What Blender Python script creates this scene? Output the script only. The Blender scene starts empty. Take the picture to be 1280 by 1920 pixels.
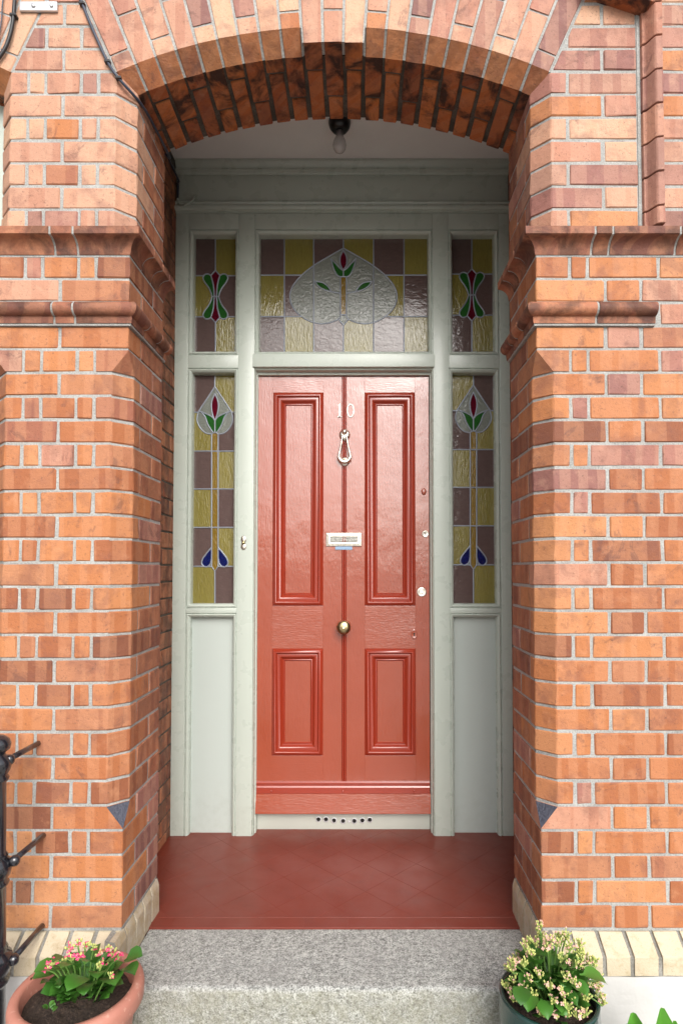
import bpy, bmesh, math, random
from mathutils import Vector, Matrix, noise
from mathutils.geometry import delaunay_2d_cdt

random.seed(7)
S = bpy.context.scene
C = S.collection
R = math.radians

# ------------------------------------------------------------------ camera, sky, sun, exposure
CAM_Y, CAM_Z, PITCH = -1.87, 1.10, R(1.76)
FPX, PU, PV = 1122.0, 672.0, 1035.5          # focal length and principal point, in photo pixels
cam = bpy.data.cameras.new('camera')
cam.sensor_fit = 'VERTICAL'
cam.sensor_height = 36.0
cam.sensor_width = 24.0
cam.lens = FPX / 1920 * 36
cam.shift_x = -(PU - 640) / 1920
cam.shift_y = (PV - 960) / 1920
cam.clip_start = 0.05
cam.clip_end = 2000
co = bpy.data.objects.new('camera', cam)
co.location = (0, CAM_Y, CAM_Z)
co.rotation_euler = (R(90) + PITCH, 0, 0)
C.objects.link(co)
S.camera = co

SUN_ELEV, SUN_AZ = R(36), R(166)             # azimuth: direction the light comes from (from +Y, clockwise)
w = bpy.data.worlds.new('World')
S.world = w
w.use_nodes = True
nt = w.node_tree
sky = nt.nodes.new('ShaderNodeTexSky')
sky.sky_type = 'NISHITA'
sky.sun_disc = False
sky.sun_elevation = SUN_ELEV
sky.sun_rotation = SUN_AZ
sky.air_density = 1.0
sky.dust_density = 5.0
sky.ozone_density = 1.0
hs = nt.nodes.new('ShaderNodeHueSaturation')
hs.inputs['Saturation'].default_value = 0.30   # thin cloud: nearly white sky
nt.links.new(sky.outputs[0], hs.inputs['Color'])
nt.links.new(hs.outputs[0], nt.nodes['Background'].inputs[0])
nt.nodes['Background'].inputs[1].default_value = 0.15

sl = bpy.data.lights.new('sun', 'SUN')
sl.energy = 0.6
sl.angle = R(40)
sl.color = (1.0, 0.965, 0.92)
so = bpy.data.objects.new('sun', sl)
d = Vector((math.sin(SUN_AZ) * math.cos(SUN_ELEV), math.cos(SUN_AZ) * math.cos(SUN_ELEV), math.sin(SUN_ELEV)))
so.rotation_euler = d.to_track_quat('Z', 'Y').to_euler()
C.objects.link(so)

S.view_settings.view_transform = 'Standard'
S.view_settings.look = 'None'
S.view_settings.exposure = 0.77
S.view_settings.gamma = 1.0
S.view_settings.use_curve_mapping = False
S.render.engine = 'CYCLES'
S.cycles.max_bounces = 6
S.cycles.diffuse_bounces = 4
S.cycles.glossy_bounces = 3
S.cycles.transmission_bounces = 4
S.cycles.caustics_reflective = False
S.cycles.caustics_refractive = False

# ------------------------------------------------------------------ helpers
def at(u, v, Y):
    """photo pixel -> point on the upright plane at depth Y"""
    x, y = (u - PU) / FPX, (PV - v) / FPX
    Yw = math.cos(PITCH) - math.sin(PITCH) * y
    Zw = math.sin(PITCH) + math.cos(PITCH) * y
    t = (Y - CAM_Y) / Yw
    return Vector((x * t, Y, CAM_Z + Zw * t))

W = {}                                       # world origin of each object (no parent is rotated)

def put(o, org, parent):
    W[o] = Vector(org)
    o.location = Vector(org) - (W[parent] if parent else Vector((0, 0, 0)))
    if parent:
        o.parent = parent
    C.objects.link(o)
    return o

def tag(o, label=None, cat=None, group=None, kind=None):
    if label: o['label'] = label
    if cat: o['category'] = cat
    if group: o['group'] = group
    if kind: o['kind'] = kind
    return o

def thing(name, org, label, cat, group=None):
    o = bpy.data.objects.new(name, None)
    o.empty_display_size = 0.1
    return tag(put(o, org, None), label, cat, group)

def mesh(name, verts, faces, mats, midx=None, smooth=False):
    m = bpy.data.meshes.new(name)
    m.from_pydata([tuple(v) for v in verts], [], faces)
    for x in (mats if isinstance(mats, (list, tuple)) else [mats]):
        m.materials.append(x)
    if midx:
        m.polygons.foreach_set('material_index', midx)
    if smooth:
        m.polygons.foreach_set('use_smooth', [True] * len(m.polygons))
    m.validate()
    bm = bmesh.new(); bm.from_mesh(m)
    bmesh.ops.recalc_face_normals(bm, faces=bm.faces)
    bm.to_mesh(m); bm.free()
    return m

class MB:
    """collects faces of several shapes into one mesh"""
    def __init__(s): s.v, s.f, s.m = [], [], []
    def add(s, vs, fs, mi=0, mis=None):
        n = len(s.v)
        s.v += [Vector(v) for v in vs]
        s.f += [tuple(i + n for i in f) for f in fs]
        s.m += mis if mis else [mi] * len(fs)
        return s
    def box(s, x0, x1, y0, y1, z0, z1, mi=0, bev=0.0):
        if bev > 0:
            b = bmesh.new()
            bmesh.ops.create_cube(b, size=1)
            for v in b.verts:
                v.co = Vector(((x0 + x1) / 2 + v.co.x * (x1 - x0), (y0 + y1) / 2 + v.co.y * (y1 - y0), (z0 + z1) / 2 + v.co.z * (z1 - z0)))
            bmesh.ops.bevel(b, geom=b.edges[:], offset=bev, segments=2, profile=0.6, affect='EDGES')
            b.verts.index_update()
            s.add([v.co.copy() for v in b.verts], [tuple(v.index for v in f.verts) for f in b.faces], mi)
            b.free()
            return s
        vs = [(x, y, z) for x in (x0, x1) for y in (y0, y1) for z in (z0, z1)]
        return s.add(vs, [(0, 1, 3, 2), (4, 6, 7, 5), (0, 4, 5, 1), (2, 3, 7, 6), (0, 2, 6, 4), (1, 5, 7, 3)], mi)
    def tube(s, pts, r, n=8, mi=0, cap=True, flat=1.0):
        pts = [Vector(p) for p in pts]
        rs = r if isinstance(r, (list, tuple)) else [r] * len(pts)
        rings, up = [], None
        for i, p in enumerate(pts):
            t = (pts[min(i + 1, len(pts) - 1)] - pts[max(i - 1, 0)]).normalized()
            if up is None:
                up = Vector((0, 0, 1)) if abs(t.z) < .9 else Vector((0, 1, 0))
            a = t.cross(up)
            if a.length < 1e-4: a = t.orthogonal()
            a.normalize(); up = a.cross(t).normalized()
            rings.append([p + a * (math.cos(k * 2 * math.pi / n) * rs[i]) + up * (math.sin(k * 2 * math.pi / n) * rs[i] * flat) for k in range(n)])
        vs = [v for r_ in rings for v in r_]
        fs = [(i * n + k, i * n + (k + 1) % n, (i + 1) * n + (k + 1) % n, (i + 1) * n + k) for i in range(len(pts) - 1) for k in range(n)]
        if cap:
            fs += [tuple(range(n)), tuple((len(pts) - 1) * n + k for k in reversed(range(n)))]
        return s.add(vs, fs, mi)
    def lathe(s, prof, org=(0, 0, 0), n=24, axis='Z', mi=0, sx=1.0, sz=1.0):
        """prof: (radius, height); axis 'Z' or 'Y' (height runs towards -Y, out of the door)"""
        o = Vector(org); vs, fs = [], []
        for (r, h) in prof:
            for k in range(n):
                c, q = math.cos(2 * math.pi * k / n) * r, math.sin(2 * math.pi * k / n) * r
                vs.append(o + (Vector((c * sx, q, h)) if axis == 'Z' else Vector((c * sx, -h, q * sz))))
        for i in range(len(prof) - 1):
            fs += [(i * n + k, i * n + (k + 1) % n, (i + 1) * n + (k + 1) % n, (i + 1) * n + k) for k in range(n)]
        fs += [tuple(range(n)), tuple((len(prof) - 1) * n + k for k in range(n))]
        return s.add(vs, fs, mi)
    def extr(s, poly, y0, y1, mi=0):
        """XZ polygon pushed along Y"""
        n = len(poly)
        vs = [(x, y0, z) for x, z in poly] + [(x, y1, z) for x, z in poly]
        fs = [tuple(range(n)), tuple(range(2 * n - 1, n - 1, -1))] + [(i, (i + 1) % n, n + (i + 1) % n, n + i) for i in range(n)]
        return s.add(vs, fs, mi)
    def rings(s, x0, x1, z0, z1, prof, mi=0, fill=True):
        """mitred rectangular moulding; prof: (inset, y)"""
        vs, fs = [], []
        for (i, y) in prof:
            vs += [(x0 + i, y, z0 + i), (x1 - i, y, z0 + i), (x1 - i, y, z1 - i), (x0 + i, y, z1 - i)]
        for k in range(len(prof) - 1):
            fs += [(k * 4 + j, k * 4 + (j + 1) % 4, k * 4 + 4 + (j + 1) % 4, k * 4 + 4 + j) for j in range(4)]
        if fill:
            k = (len(prof) - 1) * 4
            fs.append((k, k + 1, k + 2, k + 3))
        return s.add(vs, fs, mi)
    def build(s, name, mats, parent=None, org=None, smooth=False, auto=None):
        if org is None:
            lo = [min(v[i] for v in s.v) for i in range(3)]; hi = [max(v[i] for v in s.v) for i in range(3)]
            org = Vector(((lo[0] + hi[0]) / 2, (lo[1] + hi[1]) / 2, (lo[2] + hi[2]) / 2 if parent else lo[2]))
        org = Vector(org)
        m = mesh(name, [v - org for v in s.v], s.f, mats, s.m if any(s.m) else None, smooth)
        if auto:
            bm = bmesh.new(); bm.from_mesh(m)
            for e in bm.edges:
                if len(e.link_faces) == 2 and e.calc_face_angle(0) > R(auto): e.smooth = False
            for f_ in bm.faces: f_.smooth = True
            bm.to_mesh(m); bm.free()
        return put(bpy.data.objects.new(name, m), org, parent)

# ------------------------------------------------------------------ materials
class NT:
    def __init__(s, name):
        s.m = bpy.data.materials.new(name); s.m.use_nodes = True
        s.t = s.m.node_tree; s.b = s.t.nodes['Principled BSDF']
    def n(s, typ, **kw):
        x = s.t.nodes.new('ShaderNode' + typ)
        for k, v in kw.items(): setattr(x, k, v)
        return x
    def l(s, a, b): s.t.links.new(a, b)
    def val(s, sock, v):
        if hasattr(v, 'is_linked') or hasattr(v, 'links'): s.l(v, sock)
        else: sock.default_value = v
    def noise(s, scale, vec=None, detail=4, rough=0.55, dim='3D', dist=0.0):
        x = s.n('TexNoise', noise_dimensions=dim)
        x.inputs['Scale'].default_value = scale; x.inputs['Detail'].default_value = detail
        x.inputs['Roughness'].default_value = rough; x.inputs['Distortion'].default_value = dist
        if vec is not None: s.l(vec, x.inputs['W' if dim == '1D' else 'Vector'])
        return x.outputs[0]
    def ramp(s, fac, stops, interp='LINEAR'):
        x = s.n('ValToRGB'); x.color_ramp.interpolation = interp
        e = x.color_ramp.elements
        while len(e) < len(stops): e.new(0.5)
        for i, (p, c) in enumerate(stops):
            e[i].position = p
            e[i].color = (c, c, c, 1) if isinstance(c, (int, float)) else (*c, 1)
        s.l(fac, x.inputs[0]); return x.outputs[0]
    def mix(s, fac, a, b, mode='MIX'):
        x = s.n('Mix', data_type='RGBA', blend_type=mode)
        s.val(x.inputs[0], fac)
        for i, c in ((6, a), (7, b)):
            if isinstance(c, tuple): x.inputs[i].default_value = (*c, 1)
            else: s.l(c, x.inputs[i])
        return x.outputs[2]
    def math(s, op, a, b=0.0, clamp=False):
        x = s.n('Math', operation=op, use_clamp=clamp); s.val(x.inputs[0], a); s.val(x.inputs[1], b); return x.outputs[0]
    def coord(s, rand=True, scale=None):
        tc = s.n('TexCoord').outputs['Object']
        if scale:
            mp = s.n('Mapping'); mp.inputs['Scale'].default_value = scale; s.l(tc, mp.inputs[0]); tc = mp.outputs[0]
        if rand:
            oi = s.n('ObjectInfo'); cx = s.n('CombineXYZ')
            for i, k in enumerate((91.7, 57.3, 33.1)):
                s.l(s.math('MULTIPLY', oi.outputs['Random'], k), cx.inputs[i])
            va = s.n('VectorMath', operation='ADD'); s.l(tc, va.inputs[0]); s.l(cx.outputs[0], va.inputs[1]); tc = va.outputs[0]
        return tc
    def bump(s, h, strength=0.3, dist=0.002, prev=None):
        x = s.n('Bump'); x.inputs['Strength'].default_value = strength; x.inputs['Distance'].default_value = dist
        s.l(h, x.inputs['Height'])
        if prev is not None: s.l(prev, x.inputs['Normal'])
        s.l(x.outputs[0], s.b.inputs['Normal']); return x.outputs[0]
    def out(s, color=None, rough=None, metal=None, **kw):
        for k, v in (('Base Color', color), ('Roughness', rough), ('Metallic', metal)):
            if v is None: continue
            if isinstance(v, tuple): s.b.inputs[k].default_value = (*v, 1)
            else: s.val(s.b.inputs[k], v)
        for k, v in kw.items():
            s.b.inputs[k.replace('_', ' ')].default_value = v
        return s.m

def brick_mat(name, stops, soot=0.0, band=0.40, pale=(0.62, 0.30, 0.16), soot_lo=.42):
    t = NT(name)
    oi = t.n('ObjectInfo'); rnd = oi.outputs['Random']
    tc = t.coord()
    base = t.ramp(rnd, stops)
    sx = t.n('SeparateXYZ'); t.l(t.n('TexCoord').outputs['Object'], sx.inputs[0])
    ln = t.math('ADD', t.math('ADD', sx.outputs[0], sx.outputs[1]), t.math('MULTIPLY', rnd, 71.3))
    bands = t.ramp(t.noise(17, ln, 0, dim='1D'), [(0.465, 0.0), (0.49, 1.0)])
    c = t.mix(t.math('MULTIPLY', bands, band), base, t.mix(0.7, base, pale))
    bl = t.ramp(t.noise(11, tc, 4, 0.65, dist=0.3), [(0.50, 0.0), (0.66, 1.0)])
    c = t.mix(t.math('MULTIPLY', bl, 0.52), c, t.mix(0.8, c, (0.17, 0.066, 0.055)))
    pal_ = t.ramp(t.noise(21, tc, 3, 0.6), [(0.57, 0.0), (0.72, 1.0)])
    c = t.mix(t.math('MULTIPLY', pal_, 0.32), c, pale)
    bk_ = t.ramp(t.noise(7, tc, 5, 0.7, dist=1.2), [(0.60, 0.0), (0.66, 1.0)])
    c = t.mix(t.math('MULTIPLY', bk_, 0.6), c, t.mix(0.75, c, (0.11, 0.05, 0.045)))
    st = t.ramp(t.noise(130, tc, 3, 0.6), [(0.28, 0.0), (0.40, 1.0)])
    c = t.mix(st, t.mix(0.55, c, (0.10, 0.05, 0.04)), c)
    gr = t.noise(420, tc, 2)
    c = t.mix(0.35, c, t.mix(t.math('MULTIPLY', gr, 1.0), (0.06, 0.03, 0.02), c), 'MIX')
    if soot > 0:
        so_ = t.ramp(t.noise(9, tc, 4, 0.65, dist=0.8), [(soot_lo, 0.0), (soot_lo + .16, 1.0)])
        c = t.mix(t.math('MULTIPLY', so_, soot), c, (0.030, 0.014, 0.011))
    h = t.math('ADD', t.math('MULTIPLY', t.noise(60, tc, 4), 0.7), t.math('MULTIPLY', t.noise(340, tc, 2), 0.3))
    t.bump(h, 0.7, 0.005)
    return t.out(c, t.math('ADD', 0.52, t.math('MULTIPLY', t.noise(40, tc, 2), 0.3)), Specular_IOR_Level=0.35)

BR = {
 'orange': brick_mat('brick_orange', [(0.0, (.20, .070, .039)), (.12, (.34, .112, .046)), (.35, (.44, .155, .058)), (.65, (.51, .198, .074)), (.88, (.56, .248, .104)), (1, (.31, .110, .068))]),
 'pink': brick_mat('brick_pink_flare', [(0.0, (.34, .160, .120)), (.2, (.46, .220, .145)), (.5, (.55, .285, .185)), (.8, (.61, .345, .220)), (1, (.64, .390, .250))], pale=(.66, .42, .29)),  # pinkish brick, paled further: flare put into the colour
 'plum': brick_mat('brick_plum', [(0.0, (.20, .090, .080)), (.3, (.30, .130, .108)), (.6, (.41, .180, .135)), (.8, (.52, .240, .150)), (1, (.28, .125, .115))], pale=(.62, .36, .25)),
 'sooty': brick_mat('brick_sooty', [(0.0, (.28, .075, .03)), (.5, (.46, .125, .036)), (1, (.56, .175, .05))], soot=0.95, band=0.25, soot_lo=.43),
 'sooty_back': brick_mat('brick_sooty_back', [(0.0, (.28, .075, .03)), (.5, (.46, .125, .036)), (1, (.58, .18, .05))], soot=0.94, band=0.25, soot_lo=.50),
 'stained': brick_mat('brick_stained', [(0.0, (.38, .13, .055)), (.5, (.50, .185, .070)), (1, (.56, .23, .09))], soot=0.35, band=0.25),
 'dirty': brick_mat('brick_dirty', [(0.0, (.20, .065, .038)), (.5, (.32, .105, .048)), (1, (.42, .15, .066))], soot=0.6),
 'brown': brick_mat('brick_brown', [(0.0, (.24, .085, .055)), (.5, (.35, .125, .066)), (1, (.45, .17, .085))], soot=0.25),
 'glazed': brick_mat('moulded_brick', [(0.0, (.19, .070, .048)), (.5, (.29, .108, .066)), (1, (.44, .17, .088))], soot=0.62, band=.3, soot_lo=.43),
}

def mortar_mat(name, col, dark):
    t = NT(name); tc = t.coord(False)
    c = t.mix(t.ramp(t.noise(14, tc, 5), [(.3, 0.0), (.7, 1.0)]), dark, col)
    c = t.mix(t.ramp(t.noise(180, tc, 3), [(.3, 0.5), (.6, 0.0)]), c, tuple(x * .4 for x in dark))
    t.bump(t.noise(220, tc, 4), 0.6, 0.004)
    return t.out(c, 0.9)
MORTAR = mortar_mat('mortar', (.43, .435, .42), (.30, .30, .285))
def far_brick_mat():
    t = NT('brickwork_beyond'); geo = t.n('NewGeometry').outputs['Position']
    sx = t.n('SeparateXYZ'); t.l(geo, sx.inputs[0]); cx = t.n('CombineXYZ')
    t.l(sx.outputs[0], cx.inputs[0]); t.l(sx.outputs[2], cx.inputs[1])
    b = t.n('TexBrick'); t.l(cx.outputs[0], b.inputs['Vector'])
    for k, v in (('Scale', 1.0), ('Mortar Size', .0045), ('Mortar Smooth', .1), ('Brick Width', .225), ('Row Height', .075), ('Bias', 0.0)): b.inputs[k].default_value = v
    b.inputs['Color1'].default_value = (.50, .19, .085, 1); b.inputs['Color2'].default_value = (.34, .115, .06, 1); b.inputs['Mortar'].default_value = (.40, .40, .38, 1)
    c = t.mix(t.math('MULTIPLY', t.noise(9, geo, 4), .4), b.outputs['Color'], (.25, .09, .06))
    t.bump(t.math('SUBTRACT', 1.0, b.outputs['Fac']), .6, .004)
    return t.out(c, .8)
FARBRICK = far_brick_mat()
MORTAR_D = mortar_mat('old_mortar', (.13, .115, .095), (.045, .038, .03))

def cream_mat(name='cream_brick', a=(.49, .41, .28), b=(.58, .51, .385), lo=.52):
    t = NT(name); tc = t.coord()
    c = t.mix(t.noise(11, tc, 4), a, b)
    c = t.mix(t.ramp(t.noise(30, tc, 5, .65), [(lo, 0.0), (lo + .23, .8)]), c, (.36, .28, .16))
    c = t.mix(t.ramp(t.noise(300, tc, 2), [(.25, .6), (.4, 0.0)]), c, (.22, .17, .10))
    t.bump(t.noise(120, tc, 4), .5, .003)
    return t.out(c, .8)
CREAM = cream_mat()
CREAM_D = cream_mat('weathered_cream_brick', (.34, .29, .21), (.56, .50, .40), .40)

def paint(name, col, rough, var=.06, bscale=60, bstr=.12, coat=0.0, bdist=.002, grain=None, spec=.5):
    t = NT(name); tc = t.coord(False)
    c = t.mix(t.math('MULTIPLY', t.noise(6, tc, 5), 1.0), tuple(x * (1 - var) for x in col), tuple(min(1, x * (1 + var)) for x in col))
    h = t.noise(bscale, t.coord(False, grain) if grain else tc, 3, .6)
    n1 = t.bump(h, bstr, bdist)
    t.b.inputs['Coat Weight'].default_value = coat
    t.b.inputs['Coat Roughness'].default_value = .10
    t.b.inputs['Coat IOR'].default_value = 1.75
    return t.out(c, rough, Specular_IOR_Level=spec)
def frame_paint(name, col, rough):
    t = NT(name); geo = t.n('NewGeometry').outputs['Position']
    c = t.mix(t.noise(5, geo, 5), tuple(x * .975 for x in col), tuple(x * 1.025 for x in col))
    sx = t.n('SeparateXYZ'); t.l(geo, sx.inputs[0])
    low = t.ramp(sx.outputs[2], [(0.0, 1.0), (.16, 0.0)])
    mp = t.n('Mapping'); mp.inputs['Scale'].default_value = (60, 60, 5); t.l(geo, mp.inputs[0])
    streak = t.ramp(t.noise(1.0, mp.outputs[0], 4, .6), [(.55, 0.0), (.75, 1.0)])
    g1 = t.math('MULTIPLY', low, t.ramp(t.noise(30, geo, 5, .7), [(.45, 0.0), (.66, .10)]))
    g2 = t.math('MULTIPLY', streak, .008)
    c = t.mix(t.math('ADD', g1, g2, True), c, (.20, .19, .14))
    spk = t.ramp(t.noise(210, geo, 2), [(.76, 0.0), (.80, .6)])
    c = t.mix(spk, c, (.24, .22, .17))
    n1 = t.bump(t.noise(20, geo, 3, .5), .12, .0020)
    mp2 = t.n('Mapping'); mp2.inputs['Scale'].default_value = (190, 190, 22); t.l(geo, mp2.inputs[0])
    t.bump(t.noise(1.0, mp2.outputs[0], 3), .18, .0012, n1)
    return t.out(c, t.ramp(t.noise(12, geo, 3), [(.3, rough - .03), (.7, rough + .04)]))
FRAME = frame_paint('sage_paint', (.460, .510, .455), .28)
FRAME_D = frame_paint('sage_panel_paint', (.440, .490, .460), .34)
def gloss_red(name, grain):
    t = NT(name); geo = t.n('NewGeometry').outputs['Position']; col = (.30, .050, .017)
    c = t.mix(t.noise(4, geo, 5, .6), tuple(x * .90 for x in col), tuple(x * 1.08 for x in col))
    spk = t.ramp(t.noise(190, geo, 2), [(.75, 0.0), (.80, .5)])
    c = t.mix(spk, c, (.16, .03, .02))
    mp = t.n('Mapping'); mp.inputs['Scale'].default_value = grain; t.l(geo, mp.inputs[0])
    n1 = t.bump(t.noise(1.0, mp.outputs[0], 4, .65), .36, .0026)
    n2 = t.bump(t.noise(8, geo, 3, .5), .30, .008, n1)
    t.l(n2, t.b.inputs['Coat Normal'])
    t.b.inputs['Coat Weight'].default_value = 1.0
    t.b.inputs['Coat IOR'].default_value = 1.75
    t.b.inputs['Coat Roughness'].default_value = .07
    return t.out(c, .24)
RED = gloss_red('red_gloss_vertical', (170, 170, 26))
REDH = gloss_red('red_gloss_horizontal', (26, 170, 170))
REDM = paint('red_moulding_paint', (.27, .030, .013), .24, .05, 20, .12, 0.35, .0015)
PLASTER = paint('white_plaster', (.86, .85, .84), .85, .05, 30, .25)
RENDER = paint('white_render', (.56, .555, .54), .75, .05, 16, .5, 0, .006)
BLACKP = paint('black_gloss_paint', (.012, .013, .018), .22, .2, 45, .3, .6, .003)
CABLE = paint('cable_sheath', (.035, .045, .07), .35)
CABLE_B = paint('black_cable', (.012, .012, .014), .45)
HALL = paint('hall_paint', (.50, .44, .34), .8)
HOLE = NT('dark_hole').out((.008, .007, .006), .9)
WHITE_NUM = paint('cream_numeral', (.84, .81, .74), .35)
STEEL = paint('galvanised_strip', (.62, .63, .65), .35, .1, 50, .2); STEEL.node_tree.nodes['Principled BSDF'].inputs['Metallic'].default_value = .55
BLACKPLASTIC = NT('black_bakelite').out((.01, .01, .01), .3)
def bulb_mat():
    t = NT('frosted_bulb'); return t.out((.80, .79, .78), .25, Transmission_Weight=.35)
BULB = bulb_mat()
def metal(name, col, rough):
    t = NT(name); tc = t.coord(False)
    c = t.mix(t.ramp(t.noise(90, tc, 4), [(.35, .5), (.6, 0.0)]), col, tuple(x * .5 for x in col))
    t.bump(t.noise(140, tc, 3), .15, .001)
    return t.out(c, rough, 1.0)
BRASS = metal('aged_brass', (.50, .40, .22), .28)
BRASS_P = metal('pale_brass', (.86, .82, .72), .34)
LEAD = NT('lead_came').out((.25, .275, .32), .40, .35)
STICKER = NT('sticker_paper').out((.24, .36, .52), .6)
INK = NT('blue_ink').out((.06, .10, .25), .6)
SLATE = paint('blue_slate_brick', (.050, .053, .075), .55, .45, 120, 1.0, 0, .006)

def glass_mat(name, col, scale, stretch, strength, trans=.25, rough=.10):
    t = NT(name); tc = t.coord(True, stretch)
    n_ = t.noise(scale, tc, 3, .55, dist=.6)
    c = t.mix(n_, tuple(x * .8 for x in col), tuple(min(1, x * 1.2) for x in col))
    t.bump(n_, strength, .006)
    return t.out(c, rough, Transmission_Weight=trans, IOR=1.5, Specular_IOR_Level=.6)
GL = {
 'P': glass_mat('muffled_purple_glass', (.135, .092, .085), 40, (1.0, 1.0, 1.6), .20),
 'Y': glass_mat('rippled_yellow_glass', (.25, .212, .055), 46, (2.6, 1.0, .7), .36),
 'C': glass_mat('hammered_clear_glass', (.23, .25, .22), 60, (1.0, 1.0, 1.3), .40),
 'R': glass_mat('ruby_glass', (.11, .004, .016), 30, (1, 1, 1), .15),
 'G': glass_mat('green_glass', (.022, .115, .022), 30, (1, 1, 1), .15),
 'B': glass_mat('cobalt_glass', (.008, .014, .10), 30, (1, 1, 1), .15),
 'A': glass_mat('amber_glass', (.24, .15, .02), 50, (2.2, 1, .8), .35),
}

def floor_mat():
    t = NT('red_floor_paint'); tc = t.coord(False)
    oi = t.n('ObjectInfo')
    w_ = t.n('TexCoord').outputs['Generated']
    geo = t.n('NewGeometry').outputs['Position']
    c = t.mix(t.noise(3.5, geo, 5, .6), (.145, .022, .012), (.20, .032, .017))
    c = t.mix(t.math('MULTIPLY', oi.outputs['Random'], .12), c, (.16, .024, .015))
    c = t.mix(t.ramp(t.noise(7, geo, 6, .7), [(.5, 0.0), (.75, .5)]), c, (.10, .026, .020))
    c = t.mix(t.ramp(t.noise(160, geo, 2), [(.74, 0.0), (.80, .7)]), c, (.42, .22, .17))
    t.bump(t.noise(30, geo, 4), .12, .003)
    return t.out(c, t.ramp(t.noise(9, geo, 4), [(.3, .30), (.7, .48)]))
FLOOR = floor_mat()
FLOOR_J = NT('floor_joint').out((.155, .025, .014), .5)

def granite_mat():
    t = NT('granite'); tc = t.coord(False)
    a = t.math('ADD', t.math('MULTIPLY', t.noise(230, tc, 3, .7), .55), t.math('MULTIPLY', t.noise(75, tc, 4, .75), .45))
    c = t.ramp(a, [(.36, (.05, .052, .048)), (.44, (.20, .205, .19)), (.52, (.38, .39, .37)), (.62, (.62, .63, .60))])
    v = t.n('TexVoronoi'); v.inputs['Scale'].default_value = 95; t.l(tc, v.inputs['Vector'])
    c = t.mix(t.ramp(v.outputs['Distance'], [(.12, .75), (.3, 0.0)]), c, (.06, .06, .055))
    c = t.mix(t.ramp(t.noise(5, tc, 5, .65), [(.4, 0.0), (.75, .55)]), c, (.30, .30, .29), 'MIX')
    nz = t.n('SeparateXYZ'); t.l(t.n('NewGeometry').outputs['Normal'], nz.inputs[0])
    front = t.ramp(nz.outputs[2], [(.35, 1.0), (.8, 0.0)])
    moss = t.math('MULTIPLY', front, t.ramp(t.noise(26, tc, 6, .7), [(.38, .35), (.62, .95)]))
    c = t.mix(t.math('MULTIPLY', moss, .55), c, t.mix(t.noise(120, tc, 3), (.095, .092, .045), (.31, .30, .20)))
    t.bump(t.math('ADD', a, t.math('MULTIPLY', t.noise(60, tc, 4), .8)), .8, .006)
    return t.out(c, .82)
GRANITE = granite_mat()

def terracotta_mat():
    t = NT('terracotta_plastic'); tc = t.coord(False)
    c = t.mix(t.noise(14, tc, 5), (.37, .145, .105), (.49, .22, .165))
    c = t.mix(t.ramp(t.noise(70, tc, 4), [(.60, 0.0), (.75, .6)]), c, (.66, .44, .35))
    t.bump(t.noise(90, tc, 3), .3, .002)
    return t.out(c, .55)
TERRA = terracotta_mat()
def green_glaze():
    t = NT('green_glaze'); tc = t.coord(False)
    c = t.mix(t.noise(9, tc, 4), (.008, .030, .028), (.020, .060, .052))
    c = t.mix(t.ramp(t.noise(60, tc, 5, .7), [(.62, 0.0), (.74, .5)]), c, (.10, .13, .11))
    t.bump(t.noise(12, tc, 3), .25, .006)
    return t.out(c, .14, Coat_Weight=.4)
GREENPOT = green_glaze()
RIMBROWN = paint('worn_glaze_rim', (.10, .065, .045), .4, .4, 60, .4)
def soil_mat():
    t = NT('soil'); tc = t.coord(False)
    c = t.ramp(t.noise(130, tc, 5, .7), [(.3, (.018, .011, .008)), (.55, (.06, .038, .026)), (.75, (.16, .11, .08))])
    t.bump(t.noise(150, tc, 5, .7), 1.0, .01)
    return t.out(c, .95)
SOIL = soil_mat()
def leaf_mat(name, a, b):
    t = NT(name); tc = t.coord(True)
    oi = t.n('ObjectInfo')
    c = t.mix(oi.outputs['Random'], a, b)
    c = t.mix(t.math('MULTIPLY', t.noise(60, tc, 3), .5), c, tuple(x * 1.5 for x in b))
    t.bump(t.noise(90, tc, 3), .25, .002)
    return t.out(c, .33, Subsurface_Weight=.0, Transmission_Weight=0.0)
LEAF = leaf_mat('kalanchoe_leaf', (.018, .070, .010), (.055, .165, .022))
LEAF2 = leaf_mat('broad_leaf', (.05, .17, .02), (.09, .26, .03))
STEMG = NT('green_stem').out((.12, .24, .05), .5)
PINK = NT('hot_pink_petal').out((.78, .055, .20), .5)
PALEPINK = NT('pale_pink_petal').out((.72, .42, .36), .5)
BUD = NT('cream_bud').out((.52, .54, .18), .5)
BUDG = NT('green_bud').out((.34, .44, .12), .5)
def ground_mat():
    t = NT('paving'); tc = t.coord(False)
    c = t.mix(t.noise(1.2, tc, 6), (.29, .285, .265), (.38, .375, .35))
    c = t.mix(t.ramp(t.noise(60, tc, 4), [(.3, .5), (.55, 0.0)]), c, (.15, .145, .135))
    t.bump(t.noise(40, tc, 5), .4, .01)
    return t.out(c, .85)
GROUND = ground_mat()

# ------------------------------------------------------------------ measures of the place (metres; Z = 0 is the foot of the red brick)
XL, XR = -0.725, 0.561            # inner arrises of the two jambs
XC = (XL + XR) / 2
CH = 0.052                        # chamfer
PIT, JT = 0.075, 0.0085            # course pitch, joint
FLZ = -0.12                       # porch floor
GRZ = -0.36                       # garden path
DEP = 0.3275                      # depth of the jambs and the arch
YF = 0.92                         # face of the door surround
FXL, FXR = -0.866, 0.712          # its ends
CEIL = 3.046
RF = 1.68                         # arch radius on the face
ZC = 2.848 - RF
HALF = math.asin((XR - XL + 2 * CH) / 2 / RF)
NV = 21
MREC = 0.003                      # mortar lies this far behind the brick face

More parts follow.
